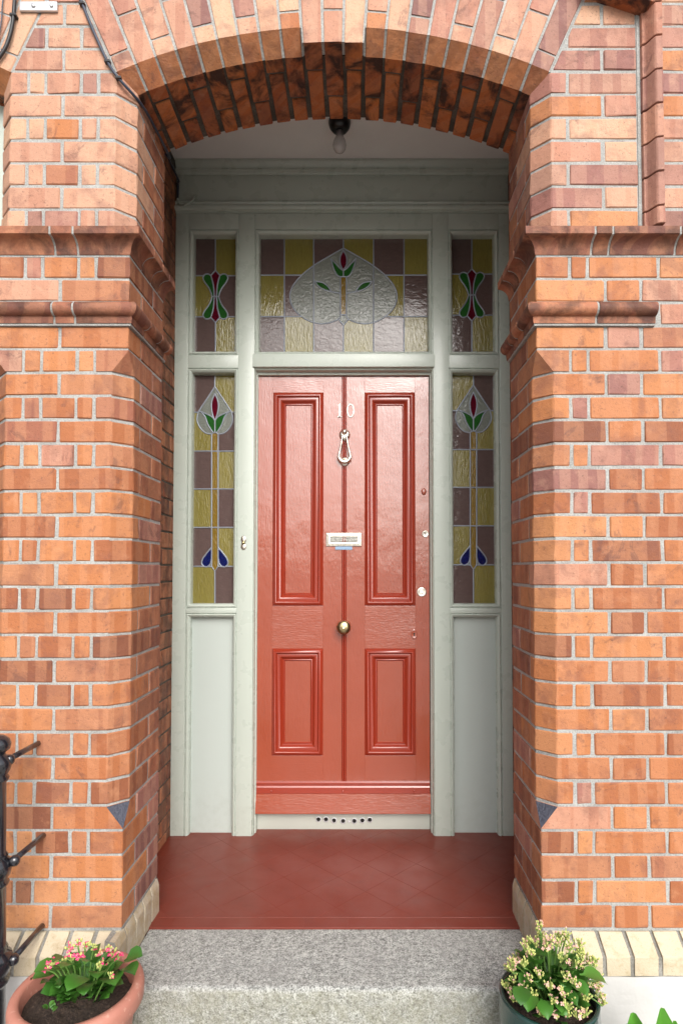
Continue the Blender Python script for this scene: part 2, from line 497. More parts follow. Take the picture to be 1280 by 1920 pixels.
# ------------------------------------------------------------------ structure: ground, porch floor, ceiling, hall
g = MB(); g.box(-300, 300, -400, 300, GRZ - .3, GRZ)
tag(g.build('ground', GROUND), kind='structure')

def clip(poly, nx, ny, d_):
    """keep nx*x+ny*y <= d_"""
    out = []
    for i in range(len(poly)):
        a, b = poly[i], poly[(i + 1) % len(poly)]
        da, db = nx * a[0] + ny * a[1] - d_, nx * b[0] + ny * b[1] - d_
        if da <= 0: out.append(a)
        if da * db < 0:
            k = da / (da - db); out.append((a[0] + (b[0] - a[0]) * k, a[1] + (b[1] - a[1]) * k))
    return out
def area(p): return sum(p[i][0] * p[(i + 1) % len(p)][1] - p[(i + 1) % len(p)][0] * p[i][1] for i in range(len(p))) / 2
def inset(poly, d_):
    """offset a convex polygon inwards"""
    if area(poly) < 0: poly = poly[::-1]
    n = len(poly); L = []
    for i in range(n):
        a, b = poly[i], poly[(i + 1) % n]
        dx, dy = b[0] - a[0], b[1] - a[1]; q = math.hypot(dx, dy) or 1e-9
        nx, ny = -dy / q, dx / q
        L.append((nx, ny, nx * a[0] + ny * a[1] + d_))
    out = []
    for i in range(n):
        a, b = L[i - 1], L[i]
        det = a[0] * b[1] - b[0] * a[1]
        if abs(det) < 1e-6: out.append((poly[i][0] + a[0] * d_, poly[i][1] + a[1] * d_))
        else: out.append(((a[2] * b[1] - b[2] * a[1]) / det, (a[0] * b[2] - b[0] * a[2]) / det))
    return out

fl = MB(); fl.box(-.95, .80, .215, 1.06, GRZ, FLZ - .0006)
floor = tag(fl.build('floor', FLOOR_J), kind='structure')
def tile(poly, z=FLZ):
    poly = inset(poly, .00025)
    top = inset(poly, .0004)
    n = len(poly)
    if abs(area(poly)) < 2e-4: return
    dz = random.uniform(-.0001, .0001)
    vs = [(x, y, z - .012) for x, y in poly] + [(x, y, z - .0008 + dz) for x, y in poly] + [(x, y, z + dz) for x, y in top]
    fs = [tuple(range(2 * n, 3 * n))] + [(k * n + i, k * n + (i + 1) % n, k * n + n + (i + 1) % n, k * n + n + i) for k in (0, 1) for i in range(n)]
    MB().add(vs, fs).build('tile', FLOOR, floor)
x = -.95
while x < .80:                                   # front border of oblong tiles
    tile([(x, .2155), (min(x + .152, .80), .2155), (min(x + .152, .80), .275), (x, .275)]); x += .152
for xa, xb in ((-.95, -.80), (.645, .80)):
    y = .275
    while y < 1.05:
        tile([(xa, y), (xb, y), (xb, min(y + .152, 1.05)), (xa, min(y + .152, 1.05))]); y += .152
D_ = .152
for i in range(-14, 15):                         # diagonal field
    for j in range(-14, 15):
        cx, cy = XC + (i - j) * D_ / math.sqrt(2), .66 + (i + j) * D_ / math.sqrt(2)
        h_ = D_ / math.sqrt(2)
        p = [(cx - h_, cy), (cx, cy - h_), (cx + h_, cy), (cx, cy + h_)]
        for c_ in ((-1, 0, .80), (1, 0, .645), (0, -1, -.275), (0, 1, 1.05)):
            p = clip(p, *c_)
            if len(p) < 3: break
        if len(p) >= 3: tile(p)

c_ = MB(); c_.box(-1.05, .90, DEP + .002, 1.1, CEIL, CEIL + .12)
tag(c_.build('ceiling', PLASTER), kind='structure')
hb = MB()
hb.box(-1.3, 1.1, 3.4, 3.5, -.15, 3.0); hb.box(-1.4, -1.3, 1.005, 3.5, -.15, 3.0); hb.box(1.1, 1.2, 1.005, 3.5, -.15, 3.0)
hb.box(-1.4, 1.2, 1.005, 3.5, 3.0, 3.1); hb.box(-1.4, 1.2, 1.06, 3.5, -.25, -.15)
hb.box(-1.4, -.868, 1.003, 1.02, -.15, 3.0); hb.box(.714, 1.2, 1.003, 1.02, -.15, 3.0)
tag(hb.build('hall', HALL), kind='structure')

# ------------------------------------------------------------------ bricks
MC = {}
def prism_geo(poly, h0, h1, bev, jit, rng):
    """rounded prism: polygon in the first two axes, h along the third (centred by the caller)"""
    if area(poly) < 0: poly = poly[::-1]
    def cut(pl, b):
        out = []; n = len(pl)
        for i in range(n):
            p, a, q = Vector(pl[i - 1]), Vector(pl[i]), Vector(pl[(i + 1) % n])
            out += [a + (p - a).normalized() * min(b, (p - a).length * .4), a + (q - a).normalized() * min(b, (q - a).length * .4)]
        return out
    full = cut(poly, bev); cap = cut(inset(poly, bev * .9), bev * .35)
    n = len(full); vs = []
    for ring, h in ((cap, h0), (full, h0 + bev), (full, h1 - bev), (cap, h1)):
        vs += [Vector((p[0] + rng.uniform(-jit, jit), p[1] + rng.uniform(-jit, jit), h + rng.uniform(-jit, jit))) for p in ring]
    fs = [tuple(range(n - 1, -1, -1)), tuple(range(3 * n, 4 * n))]
    fs += [(k * n + i, k * n + (i + 1) % n, k * n + n + (i + 1) % n, k * n + n + i) for k in range(3) for i in range(n)]
    return vs, fs

def brick(parent, poly, h0, h1, mat, plane='XY', name='brick', bev=.0030, jit=.0013, wob=.0011):
    """poly in world XY (h = Z) or world XZ (h = Y)"""
    cx = (min(p[0] for p in poly) + max(p[0] for p in poly)) / 2
    cy = (min(p[1] for p in poly) + max(p[1] for p in poly)) / 2
    ch = (h0 + h1) / 2
    loc = [(p[0] - cx, p[1] - cy) for p in poly]
    var = random.randrange(5)
    key = (plane, mat.name, var, tuple((round(a, 4), round(b, 4)) for a, b in loc), round(h1 - h0, 4), bev)
    if key not in MC:
        vs, fs = prism_geo(loc, h0 - ch, h1 - ch, bev, jit, random)
        if plane == 'XZ': vs = [Vector((v.x, v.z, v.y)) for v in vs]
        MC[key] = mesh('brick', vs, fs, mat)
    org = Vector((cx, cy, ch)) if plane == 'XY' else Vector((cx, ch, cy))
    o = bpy.data.objects.new(name, MC[key])
    put(o, org + Vector((random.uniform(-wob, wob) * .5, random.uniform(-wob, wob), random.uniform(-wob, wob) * .5)), parent)
    o.rotation_euler = (random.uniform(-.004, .004), random.uniform(-.006, .006), random.uniform(-.004, .004))
    return o

def side(sg, xc, poly):
    return [(xc + sg * s, y) for s, y in poly]

def rect(s0, s1, y0, y1): return [(s0, y0), (s1, y0), (s1, y1), (s0, y1)]
def rectc(s0, s1, y0, y1, left=True, right=False):
    """corner brick with its front arris chamfered"""
    p = []
    p += [(s0, y0 + CH), (s0 + CH, y0)] if left else [(s0, y0)]
    p += [(s1 - CH, y0), (s1, y0 + CH)] if right else [(s1, y0)]
    return p + [(s1, y1), (s0, y1)]

def stop_brick(parent, sg, xc, s0, s1, y1, z0, z1, up, mat, mat2, mirror=False):
    """square corner running into the chamfer over one course; up: chamfer at the top of the brick"""
    zc, zf = (z1, z0) if up else (z0, z1)
    P = {'a': (s0 + CH, 0, zc), 'b': (s0, CH, zc), 'k': (s0, 0, zf), 'c1': (s1, 0, zc), 'f1': (s1, 0, zf),
         'c2': (s1, y1, zc), 'f2': (s1, y1, zf), 'c3': (s0, y1, zc), 'f3': (s0, y1, zf)}
    if mirror: P = {k_: (s0 + s1 - v[0], v[1], v[2]) for k_, v in P.items()}
    ks = list(P); ix = {k_: i for i, k_ in enumerate(ks)}
    vs = [(xc + sg * P[k_][0], P[k_][1], P[k_][2]) for k_ in ks]
    F = [('a', 'b', 'k'), ('a', 'k', 'f1', 'c1'), ('b', 'c3', 'f3', 'k'), ('c1', 'f1', 'f2', 'c2'), ('c2', 'f2', 'f3', 'c3'), ('a', 'c1', 'c2', 'c3', 'b'), ('k', 'f3', 'f2', 'f1')]
    MB().add(vs, [tuple(ix[q] for q in f_) for f_ in F], mis=[1, 0, 0, 0, 0, 0, 0]).build('brick', [mat, mat2], parent)

def pick(*pairs):
    r_ = random.random()
    for m_, p_ in pairs:
        if r_ < p_: return BR[m_]
        r_ -= p_
    return BR[pairs[-1][0]]

pier = thing('brick_pier', (XL - .22, .15, 0), 'narrow orange brick pier with chamfered edges left of the red door', 'pier')
wall = thing('brick_wall', (XR + .4, .15, 0), 'wide orange brick wall with moulded strip right of the red door', 'wall')
PW = 0.44

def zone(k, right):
    if k >= 29: return pick(('plum', .40), ('pink', .48), ('orange', .12)) if right else pick(('pink', .74), ('plum', .24), ('orange', .02))  # upper courses: mixed clays, the pink ones with flare painted in
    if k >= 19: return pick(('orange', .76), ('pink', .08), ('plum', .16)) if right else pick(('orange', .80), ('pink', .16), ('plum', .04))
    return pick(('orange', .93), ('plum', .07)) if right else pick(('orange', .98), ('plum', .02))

TAN = math.tan(HALF)
def wall_course(par, sg, xc, k, right):
    z0, z1 = k * PIT + JT / 2, (k + 1) * PIT - JT / 2
    chf = (5 <= k <= 22) or k >= 29
    A = k % 2 == 0
    lower = k < 28
    if k >= 36:                                   # courses cut by the arch skewback
        def cutb(s0, s1, m_):
            p = [(s0, z0), (s1, z0), (s1, z1), (s0, z1)]
            p = clip(p, -1, TAN, TAN * 2.70 - CH - .006)      # s >= CH + (z-2.70)*TAN
            if not right: p = clip(p, 1, TAN, PW - CH - .006 + TAN * 2.70)
            if len(p) >= 3 and abs(area(p)) > 4e-4:
                brick(par, [(xc + sg * a, b) for a, b in p], 0, .10, m_, 'XZ')
        if right: L = [(0, .215), (.225, .3275), (.40, .50), (.51, .72)] if A else [(0, .1025), (.1125, .3275), (.40, .61), (.62, .74)]
        else: L = [(0, .215), (.225, .44)] if A else [(0, .159), (.169, .2715), (.2815, .44)]
        for s0, s1 in L: cutb(s0, s1, zone(k, right))
        return
    if right:
        if lower: L = [(.225, .3275), (.3375, .5525), (.5625, .665), (.675, .78)] if A else [(.1125, .159), (.169, .384), (.394, .4965), (.5065, .72)]
        else: L = [(.225, .3275), (.40, .50), (.51, .72)] if A else [(.1125, .3275), (.40, .61), (.62, .74)]
    else:
        L = [] if A else [(.1125, .159), (.169, .2715), (.2815, .328)]
    for s0, s1 in L:
        brick(par, side(sg, xc, rect(s0, s1, 0, .10)), z0, z1, zone(k, right))
    c1, cd = (.215, .1025) if A else (.1025, .215)
    ends = [(0, c1, False)] + ([] if right else [(PW - c1, PW, True)])
    for s0, s1, far in ends:
        m_ = zone(k, right)
        if k in (4, 23):
            stop_brick(par, sg, xc, s0, s1, cd, z0, z1, k == 4, m_, SLATE if k == 4 else BR['orange'], far)
        else:
            brick(par, side(sg, xc, rectc(s0, s1, 0, cd, chf and not far, chf and far)), z0, z1, m_)
    # rest of the reveal, in the same bond
    y0 = .1125 if A else .225
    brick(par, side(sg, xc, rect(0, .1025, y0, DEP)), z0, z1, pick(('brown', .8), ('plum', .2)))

for k in range(0, 40):
    if k in (25, 28): continue
    wall_course(pier, -1, XL, k, False)
    wall_course(wall, 1, XR, k, True)

# mortar bodies, chamfered like the bricks
def core(par, sg, xc, s1, both):
    m_ = MREC
    segs = [(-.005, 4 * PIT + .004, False), (4 * PIT + .004, 24 * PIT - .004, True), (24 * PIT - .004, 29 * PIT, False), (29 * PIT, 36 * PIT, True)]
    b = MB()
    for z0, z1, c in segs:
        p = rectc(m_, s1 - (m_ if both else 0), m_, DEP - m_, c, c and both)
        p = side(sg, xc, p)
        n = len(p)
        b.add([(x_, y_, z0) for x_, y_ in p] + [(x_, y_, z1) for x_, y_ in p],
              [tuple(range(n)), tuple(range(n, 2 * n))] + [(i, (i + 1) % n, n + (i + 1) % n, n + i) for i in range(n)])
    # above the springing
    z0, z1 = 36 * PIT, 3.02
    p = [(CH, z0), (s1, z0), (s1, z1), (CH, z1)]
    p = clip(p, -1, TAN, TAN * 2.70 - CH)
    if both: p = clip(p, 1, TAN, PW - CH + TAN * 2.70)
    b.extr([(xc + sg * a, c) for a, c in p], m_, DEP - m_)
    b.build('mortar', MORTAR, par)
core(pier, -1, XL, PW, True)
core(wall, 1, XR, .80, False)

# moulded courses: profile (projection, z) swept round the corner
def moulding(par, sg, xc, prof, s_cuts, y_cuts, name, mat, end=True):
    pr = prof
    n = len(pr)
    def run(pts_a, pts_b, capa, capb):
        vs = pts_a + pts_b
        fs = [(i, (i + 1) % n, n + (i + 1) % n, n + i) for i in range(n)]
        fs += [tuple(range(n)), tuple(range(n, 2 * n))]
        MB().add(vs, fs).build(name, mat, par, auto=40)
    def fr(s): return [Vector((xc + sg * s, -p_, z)) for p_, z in pr]          # on the front
    def rv(y): return [Vector((xc - sg * p_, y, z)) for p_, z in pr]           # on the reveal
    cor = [Vector((xc - sg * p_, -p_, z)) for p_, z in pr]                      # the mitre
    g_ = .004
    zl_ = min(z_ for p_, z_ in pr)
    ins_ = [(p_ - .0035 if p_ > 0 else p_, z_ - (.0065 if z_ < zl_ + .0005 else 0)) for p_, z_ in pr]
    vs = [Vector((xc + sg * (s_cuts[-1] - .003), -p_, z_)) for p_, z_ in ins_] + [Vector((xc - sg * p_, -p_, z_)) for p_, z_ in ins_] + [Vector((xc - sg * p_, y_cuts[-1] - .006, z_)) for p_, z_ in ins_]
    MB().add(vs, [(j * n + i, j * n + (i + 1) % n, (j + 1) * n + (i + 1) % n, (j + 1) * n + i) for j in range(2) for i in range(n)] + [tuple(range(n)), tuple(range(2 * n, 3 * n))]).build('mortar', MORTAR, par)
    for i in range(len(s_cuts) - 1):
        a = cor if i == 0 else fr(s_cuts[i] + g_)
        run(a, fr(s_cuts[i + 1] - g_), 0, 0)
    for i in range(len(y_cuts) - 1):
        a = cor if i == 0 else rv(y_cuts[i] + g_)
        run(a, rv(y_cuts[i + 1] - g_), 0, 0)
def cove(z0):
    p = [(-.06, z0 + .0015), (.002, z0 + .0015)]
    for i in range(7):
        a = i / 6 * math.pi / 2
        p.append((.004 + .036 * (1 - math.cos(a)), z0 + .008 + .038 * math.sin(a)))
    return p + [(.043, z0 + .048), (.043, z0 + .071), (-.06, z0 + .074)]
def roll(z0):
    p = [(-.06, z0 + .003), (.012, z0 + .003), (.014, z0 + .022)]
    for i in range(9):
        a = -math.pi / 2 + i / 8 * math.pi
        p.append((.014 + .022 * math.cos(a), z0 + .046 + .022 * math.sin(a)))
    return p + [(-.06, z0 + .070)]
moulding(pier, -1, XL, cove(28 * PIT), [0, .163, .235, .44], [0, .10, .19, .26, .334], 'cornice_block', BR['glazed'])
moulding(pier, -1, XL, roll(25 * PIT), [0, .165, .23, .44], [0, .10, .215, .30, .334], 'bullnose_block', BR['glazed'])
moulding(wall, 1, XR, cove(28 * PIT), [0, .175, .23, .44, .62, .80], [0, .10, .19, .26, .334], 'cornice_block', BR['glazed'])
moulding(wall, 1, XR, roll(25 * PIT), [0, .185, .375], [0, .10, .17, .235, .334], 'bullnose_block', BR['glazed'])
for s0, s1 in ((.394, .4965), (.5065, .72)):
    brick(wall, side(1, XR, rect(s0, s1, 0, .10)), 25 * PIT + .005, 26 * PIT - .005, zone(25, True))

# moulded upright strip on the right, above the cornice
z = 29 * PIT + .004
pz = [.1125] * 7
for i in range(8):
    z1 = z + (.058 if i == 0 else .1085)
    prof = [(.340, .0), (.342, -.012)]
    for q in range(6):
        a = q / 5
        prof.append((.346 + .024 * a, -.012 - .036 * (3 * a * a - 2 * a ** 3)))
    prof += [(.388, -.050), (.391, -.040), (.391, .05), (.340, .05)]
    brick(wall, side(1, XR, prof), z, z1 - .006, BR['plum'], name='moulded_brick', bev=.0012, wob=.0004, jit=.0003)
    z = z1
MB().box(XR + .330, XR + .340, .0, .02, 29 * PIT + .003, 2.95).build('upright_joint', MORTAR, wall)
# raking hood brick at the top right
p0, p1 = at(1207, 33, 0), at(1085, -8, 0)
n_ = MB()
n_.extr([(p1.x, p1.z), (p0.x, p0.z), (p0.x, p0.z + .10), (p1.x, p1.z + .10)], -.055, .02)
n_.build('hood_block', BR['sooty'], wall)

# ------------------------------------------------------------------ arch
def arch(par, xc, idx, keyset, sg=1):
    r0 = RF - CH
    dth = 2 * HALF / NV
    for i in idx:
        th = -HALF + dth * (i + .5)
        key = i in keyset
        ca, sa = math.cos(th), math.sin(th)
        er, et = Vector((sg * sa, 0, ca)), Vector((sg * ca, 0, -sa))
        cen = Vector((xc, 0, ZC))
        def wedge(sec, mats, under, nm='voussoir', jt=JT):
            # sec: (r, y) polygon, extruded across the joint-to-joint width
            if area(sec) < 0: sec = sec[::-1]
            n = len(sec); ins = inset(sec, .0025); vs = []
            j_ = lambda: random.uniform(-.0008, .0008)
            for sgn, ring, off in ((-1, ins, 0), (-1, sec, .0025), (1, sec, .0025), (1, ins, 0)):
                for r_, y_ in ring:
                    hw = r_ * math.tan(dth / 2) - jt / 2 - off
                    vs.append(cen + er * (r_ + j_()) + et * (sgn * hw + j_()) + Vector((0, y_ + j_(), 0)))
            fs = [tuple(range(n)), tuple(range(3 * n, 4 * n))]; mi = [0, 0]
            for k in range(3):
                for q in range(n):
                    fs.append((k * n + q, k * n + (q + 1) % n, k * n + n + (q + 1) % n, k * n + n + q))
                    a, b = sec[q], sec[(q + 1) % n]
                    lo_ = (abs(a[0] - r0) < 1e-4, abs(b[0] - r0) < 1e-4)
                    cf = not key and any(lo_) and any(abs(p_[1]) < 1e-4 and abs(p_[0] - RF) < 1e-4 for p_ in (a, b))
                    mi.append(1 if all(lo_) else (2 if cf else 0))
            MB().add(vs, fs, mis=mi).build(nm, mats, par)
        short = (i % 2 == 0)
        h1 = r0 + (.1025 if short else .215)
        h2 = r0 + .33
        dp = .215 if short else .1025
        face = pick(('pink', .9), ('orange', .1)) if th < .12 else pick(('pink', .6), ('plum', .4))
        lowm = pick(('orange', .7), ('brown', .3)) if not key else face
        if key:
            sec = [(r0, -.001), (r0, dp), (h1, dp), (h1, -.001)]
        else:
            sec = [(r0, CH), (r0, dp), (h1, dp), (h1, 0), (RF, 0)]
        # face colour carries the pale flare; the chamfer is stained orange brick
        wedge(sec, [face, BR['sooty'], BR['stained']], True)
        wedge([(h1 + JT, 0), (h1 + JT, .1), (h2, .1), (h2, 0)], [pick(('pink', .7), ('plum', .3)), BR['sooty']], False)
        wedge([(r0 + random.uniform(-.003, .002), dp + JT + .004), (r0, DEP), (r0 + .1, DEP), (r0 + .1, dp + JT + .004)], [BR['sooty_back'], BR['sooty_back']], True, 'soffit_brick', .017)
def arch_body(par, xc, a0, a1, y0, y1, ri, ro, mat, name, sg=1, top=None, n=28, ch=False):
    b = MB(); P = []
    for i in range(n + 1):
        th = a0 + (a1 - a0) * i / n
        P.append((xc + sg * math.sin(th) * ri, ZC + math.cos(th) * ri))
    Q = []
    for i in range(n + 1):
        th = a0 + (a1 - a0) * i / n
        Q.append((xc + sg * math.sin(th) * ro, top if top else ZC + math.cos(th) * ro))
    vs = []
    for i in range(n + 1):
        for (x_, z_), y_ in ((P[i], y0), (P[i], y1), (Q[i], y1), (Q[i], y0)): vs.append((x_, y_, z_))
    fs = [(i * 4 + k, i * 4 + (k + 1) % 4, i * 4 + 4 + (k + 1) % 4, i * 4 + 4 + k) for i in range(n) for k in range(4)]
    fs += [(0, 1, 2, 3), tuple(n * 4 + k for k in range(4))]
    b.add(vs, fs); b.build(name, mat, par)

ar = thing('brick_arch', (XC, .15, 2.66), 'segmental brick arch with projecting keystone above the red door', 'arch')
arch(ar, XC, range(NV), (9, 10, 11))
hk = 1.5 * 2 * HALF / NV
arch_body(ar, XC, -HALF, -hk, MREC, .05, RF + MREC - .001, RF + .29, MORTAR, 'mortar')
arch_body(ar, XC, hk, HALF, MREC, .05, RF + MREC - .001, RF + .29, MORTAR, 'mortar')
arch_body(ar, XC, -hk, hk, MREC - .001, .05, RF - CH + MREC, RF + .29, MORTAR, 'mortar')
for a0, a1 in ((-HALF, -hk), (hk, HALF)):        # chamfered joint bodies
    n = 14; vs = []
    for i in range(n + 1):
        th = a0 + (a1 - a0) * i / n
        for r_, y_ in ((RF - CH + .003, CH + .001), (RF - CH + .06, CH + .04), (RF + .02, .008), (RF + .0035, .0035)):
            vs.append((XC + math.sin(th) * r_, y_, ZC + math.cos(th) * r_))
    fs = [(i * 4 + k, i * 4 + (k + 1) % 4, i * 4 + 4 + (k + 1) % 4, i * 4 + 4 + k) for i in range(n) for k in range(4)]
    MB().add(vs, fs).build('mortar', MORTAR, ar)
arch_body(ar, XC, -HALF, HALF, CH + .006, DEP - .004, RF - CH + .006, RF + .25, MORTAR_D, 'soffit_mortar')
arch_body(ar, XC, -HALF - .10, HALF + .10, .11, DEP - .006, RF - CH + .12, RF + .25, MORTAR_D, 'backing', top=3.5)
bk = MB(); bk.box(-2.6, 2.6, .0050, DEP - .008, 3.025, 4.3); bk.build('upper_brickwork', FARBRICK, ar)
bk = MB(); bk.box(XR + .795, 2.6, .0045, DEP - .010, -.004, 3.024); bk.build('brickwork_beyond', FARBRICK, wall)
bk = MB(); bk.box(-2.6, XL - PW - .905, .0045, DEP - .010, -.004, 3.024); bk.build('brickwork_beyond', FARBRICK, pier)

# the next arch, whose springing shows at the top left
ar2 = thing('brick_arch', (XL - PW - .02, .15, 2.66), 'springing of the neighbouring brick arch at the top left corner', 'arch')
XC2 = XL - PW - (XC - XL)
arch(ar2, XC2, range(NV - 5, NV), ())
arch_body(ar2, XC2, HALF - 5 * 2 * HALF / NV, HALF, MREC, .05, RF + MREC - .001, RF + .29, MORTAR, 'mortar', n=10)
arch_body(ar2, XC2, HALF - 5 * 2 * HALF / NV, HALF, CH + .006, DEP - .004, RF - CH + .006, RF + .25, MORTAR_D, 'soffit_mortar', n=10)

# ------------------------------------------------------------------ inner porch walls
def porch_wall(label, sg, xf):
    par = thing('porch_wall', (xf + sg * .05, .62, FLZ), label, 'wall')
    for k in range(-2, 42):
        z0, z1 = k * PIT + JT / 2, (k + 1) * PIT - JT / 2
        if k == -2: z0 = FLZ + .002
        if z1 > CEIL: break
        ys = [.342, .44, .665, .78, .93] if k % 2 else [.342, .555, .665, .87, .93]
        for a, b in zip(ys, ys[1:]):
            poly = [(xf, a + JT / 2), (xf + sg * .1, a + JT / 2), (xf + sg * .1, b - JT / 2), (xf, b - JT / 2)]
            brick(par, poly, z0, z1, BR['dirty'], wob=.002)
    bx_ = sorted((xf + sg * .004, xf + sg * .3))
    MB().box(bx_[0], bx_[1], DEP - .004, 1.06, FLZ - .05, CEIL + .1).build('mortar', MORTAR_D, par)
porch_wall('dark weathered brick side wall inside the porch, left of the door surround', -1, FXL)
porch_wall('dark weathered brick side wall inside the porch, right of the door surround', 1, FXR)

# ------------------------------------------------------------------ cream plinth, rendered base, granite step
def plinth(label, sg, xc, length, pit, lab2):
    par = thing('brick_plinth', (xc + sg * length / 2, 0, -.11), label, 'plinth')
    sec = [(.02, -.006), (-.002, -.006), (-.058, -.044), (-.060, -.048), (-.060, -.100), (.02, -.100)]
    s_ = .004
    while s_ < length:
        wd = pit - .009
        vs = []
        xs = (xc + sg * (s_ + .004), xc + sg * (s_ + wd))
        j_ = lambda: random.uniform(-.0012, .0012)
        for x_ in xs:
            vs += [(x_ + j_(), y_ + j_(), z_ + j_()) for y_, z_ in sec]
        n = len(sec)
        MB().add(vs, [tuple(range(n)), tuple(range(n, 2 * n))] + [(i, (i + 1) % n, n + (i + 1) % n, n + i) for i in range(n)]).build('cream_brick', CREAM, par)
        s_ += pit
    y_ = -.052
    sec2 = [(-.02, -.006), (.002, -.006), (.010, -.030), (.010, -.125), (-.02, -.125)]
    while y_ < DEP - .02:
        y2 = min(y_ + .066, DEP)
        vs = []
        for yy in (y_, y2):
            vs += [(xc - sg * p_ + random.uniform(-.0015, .0015), yy, z_ + random.uniform(-.0015, .0015)) for p_, z_ in sec2]
        n = len(sec2)
        MB().add(vs, [tuple(range(n)), tuple(range(n, 2 * n))] + [(i, (i + 1) % n, n + (i + 1) % n, n + i) for i in range(n)]).build('cream_brick', CREAM_D, par)
        y_ += .075
    b = MB()
    xs = sorted((xc, xc + sg * length))
    vs = []
    for x_ in xs: vs += [(x_, yy, zz) for yy, zz in ((.3, -.002), (.006, -.006), (.000, -.0125), (-.0565, -.051), (-.0565, -.104), (.3, -.104))]
    b.add(vs, [tuple(range(6)), tuple(range(6, 12))] + [(i, (i + 1) % 6, 6 + (i + 1) % 6, 6 + i) for i in range(6)])
    vs = []
    for yy in (-.054, DEP - .003): vs += [(xc - sg * p_, yy, zz) for p_, zz in ((-.03, -.003), (.000, -.009), (.007, -.032), (.007, -.125), (-.03, -.125))]
    b.add(vs, [tuple(range(5)), tuple(range(5, 10))] + [(i, (i + 1) % 5, 5 + (i + 1) % 5, 5 + i) for i in range(5)])
    b.build('mortar', MORTAR_G, par)
MORTAR_G = mortar_mat('grey_mortar', (.34, .33, .30), (.20, .19, .165))
plinth('cream brick plinth with sloped top behind the terracotta pot', -1, XL, PW, .075, '')
plinth('cream brick plinth with sloped top behind the green pot', 1, XR, .80, .083, '')
def base_wall(label, x0, x1):
    b = MB(); nx, nz = 40, 10; vs = []
    for j in range(nz + 1):
        for i in range(nx + 1):
            x_ = x0 + (x1 - x0) * i / nx; z_ = GRZ - .02 + (-.1045 - GRZ + .02) * j / nz
            vs.append((x_, -.056 + .004 * noise.noise(Vector((x_ * 9, 3.1, z_ * 9))), z_))
    fs = [(j * (nx + 1) + i, j * (nx + 1) + i + 1, (j + 1) * (nx + 1) + i + 1, (j + 1) * (nx + 1) + i) for j in range(nz) for i in range(nx)]
    b.add(vs, fs)
    b.box(x0, x1, -.045, .3, GRZ - .02, -.1045)
    tag(b.build('base_wall', RENDER), label, 'wall')
base_wall('white rendered base wall under the cream plinth at the right', XR + .003, 2.6)
base_wall('white rendered base wall behind the terracotta pot', XL - PW, XL - .003)

def granite_step():
    xs0, xs1 = XL + .012, XR - .012
    prof = [(.214, FLZ - .003)] + [(.214 - .272 * i / 14, FLZ - .003) for i in range(1, 15)]
    for i in range(1, 7):
        a = i / 6 * math.pi / 2
        prof.append((-.058 - .020 * math.sin(a), FLZ - .003 - .020 * (1 - math.cos(a))))
    prof += [(-.079 - .004 * i / 8, FLZ - .023 - (FLZ - .023 - GRZ + .01) * i / 8) for i in range(1, 9)]
    nx = 110; n = len(prof); vs, fs = [], []
    for i in range(nx + 1):
        x_ = xs0 + (xs1 - xs0) * i / nx
        for j, (y_, z_) in enumerate(prof):
            p = Vector((x_ * 22, y_ * 22, z_ * 22))
            q = Vector((x_ * 6, y_ * 6, z_ * 6))
            e = .0035 * noise.noise(p) + .006 * noise.noise(q)
            f_ = 0 if j == 0 else 1
            up = 1.0 if j < 15 else max(0, 1 - (j - 14) / 6)
            vs.append((x_, y_ - f_ * e * (1 - up) * 2 , z_ - .003 + f_ * e * (.35 + .9 * (1 - abs(2 * up - 1)))))
    fs = [(i * n + j, i * n + j + 1, (i + 1) * n + j + 1, (i + 1) * n + j) for i in range(nx) for j in range(n - 1)]
    b = MB(); b.add(vs, fs); b.box(xs0 + .002, xs1 - .002, -.06, .213, GRZ, FLZ - .02)
    tag(b.build('doorstep', GRANITE, smooth=True), 'grey speckled granite doorstep below the red porch floor', 'step')
granite_step()

# ------------------------------------------------------------------ door surround
sur = thing('door_surround', ((FXL + FXR) / 2, YF, FLZ), 'pale sage green door surround with five stained glass windows', 'door surround')
OL, OM, OR_ = (-.803, -.566), (-.490, .350), (.424, .663)
ZU, ZS, ZP = (2.117, 2.718), (.926, 2.054), (FLZ + .004, .902)
def board(name, x0, x1, z0, z1, y0=YF, y1=1.0, bev=.0025, mat=None):
    return MB().box(x0, x1, y0, y1, z0, z1, 0, bev).build(name, mat or FRAME, sur, auto=50)
board('post', FXL, OL[0], FLZ, 2.796); board('post', OR_[1], FXR, FLZ, 2.796)
board('mullion', OL[1], OM[0], FLZ, 2.796, YF - .002); board('mullion', OM[1], OR_[0], FLZ, 2.796, YF - .002)
for a, b in (OL, OM, OR_): board('head_rail', a, b, ZU[1], 2.796)
for a, b in (OL, OR_):
    board('transom', a, b, ZS[1], ZU[0]); board('lock_rail', a, b, ZP[1], ZS[0])
board('transom', OM[0] - .006, OM[1] + .006, 2.056, 2.119, YF - .012)
board('frieze_board', FXL, FXR, 2.838, 2.99, YF + .008)
def hmould(name, prof, mat=FRAME):
    n = len(prof); vs = [(FXL, y_, z_) for y_, z_ in prof] + [(FXR, y_, z_) for y_, z_ in prof]
    MB().add(vs, [tuple(range(n)), tuple(range(n, 2 * n))] + [(i, (i + 1) % n, n + (i + 1) % n, n + i) for i in range(n)]).build(name, mat, sur, auto=35)
hmould('architrave_moulding', [(1.0, 2.796), (YF - .004, 2.7965), (YF - .004, 2.803), (YF - .018, 2.806), (YF - .022, 2.812), (YF - .022, 2.820), (YF - .014, 2.824), (YF - .010, 2.834), (YF - .014, 2.842), (YF - .010, 2.850), (YF + .000, 2.853), (YF + .004, 2.862), (1.0, 2.862)])
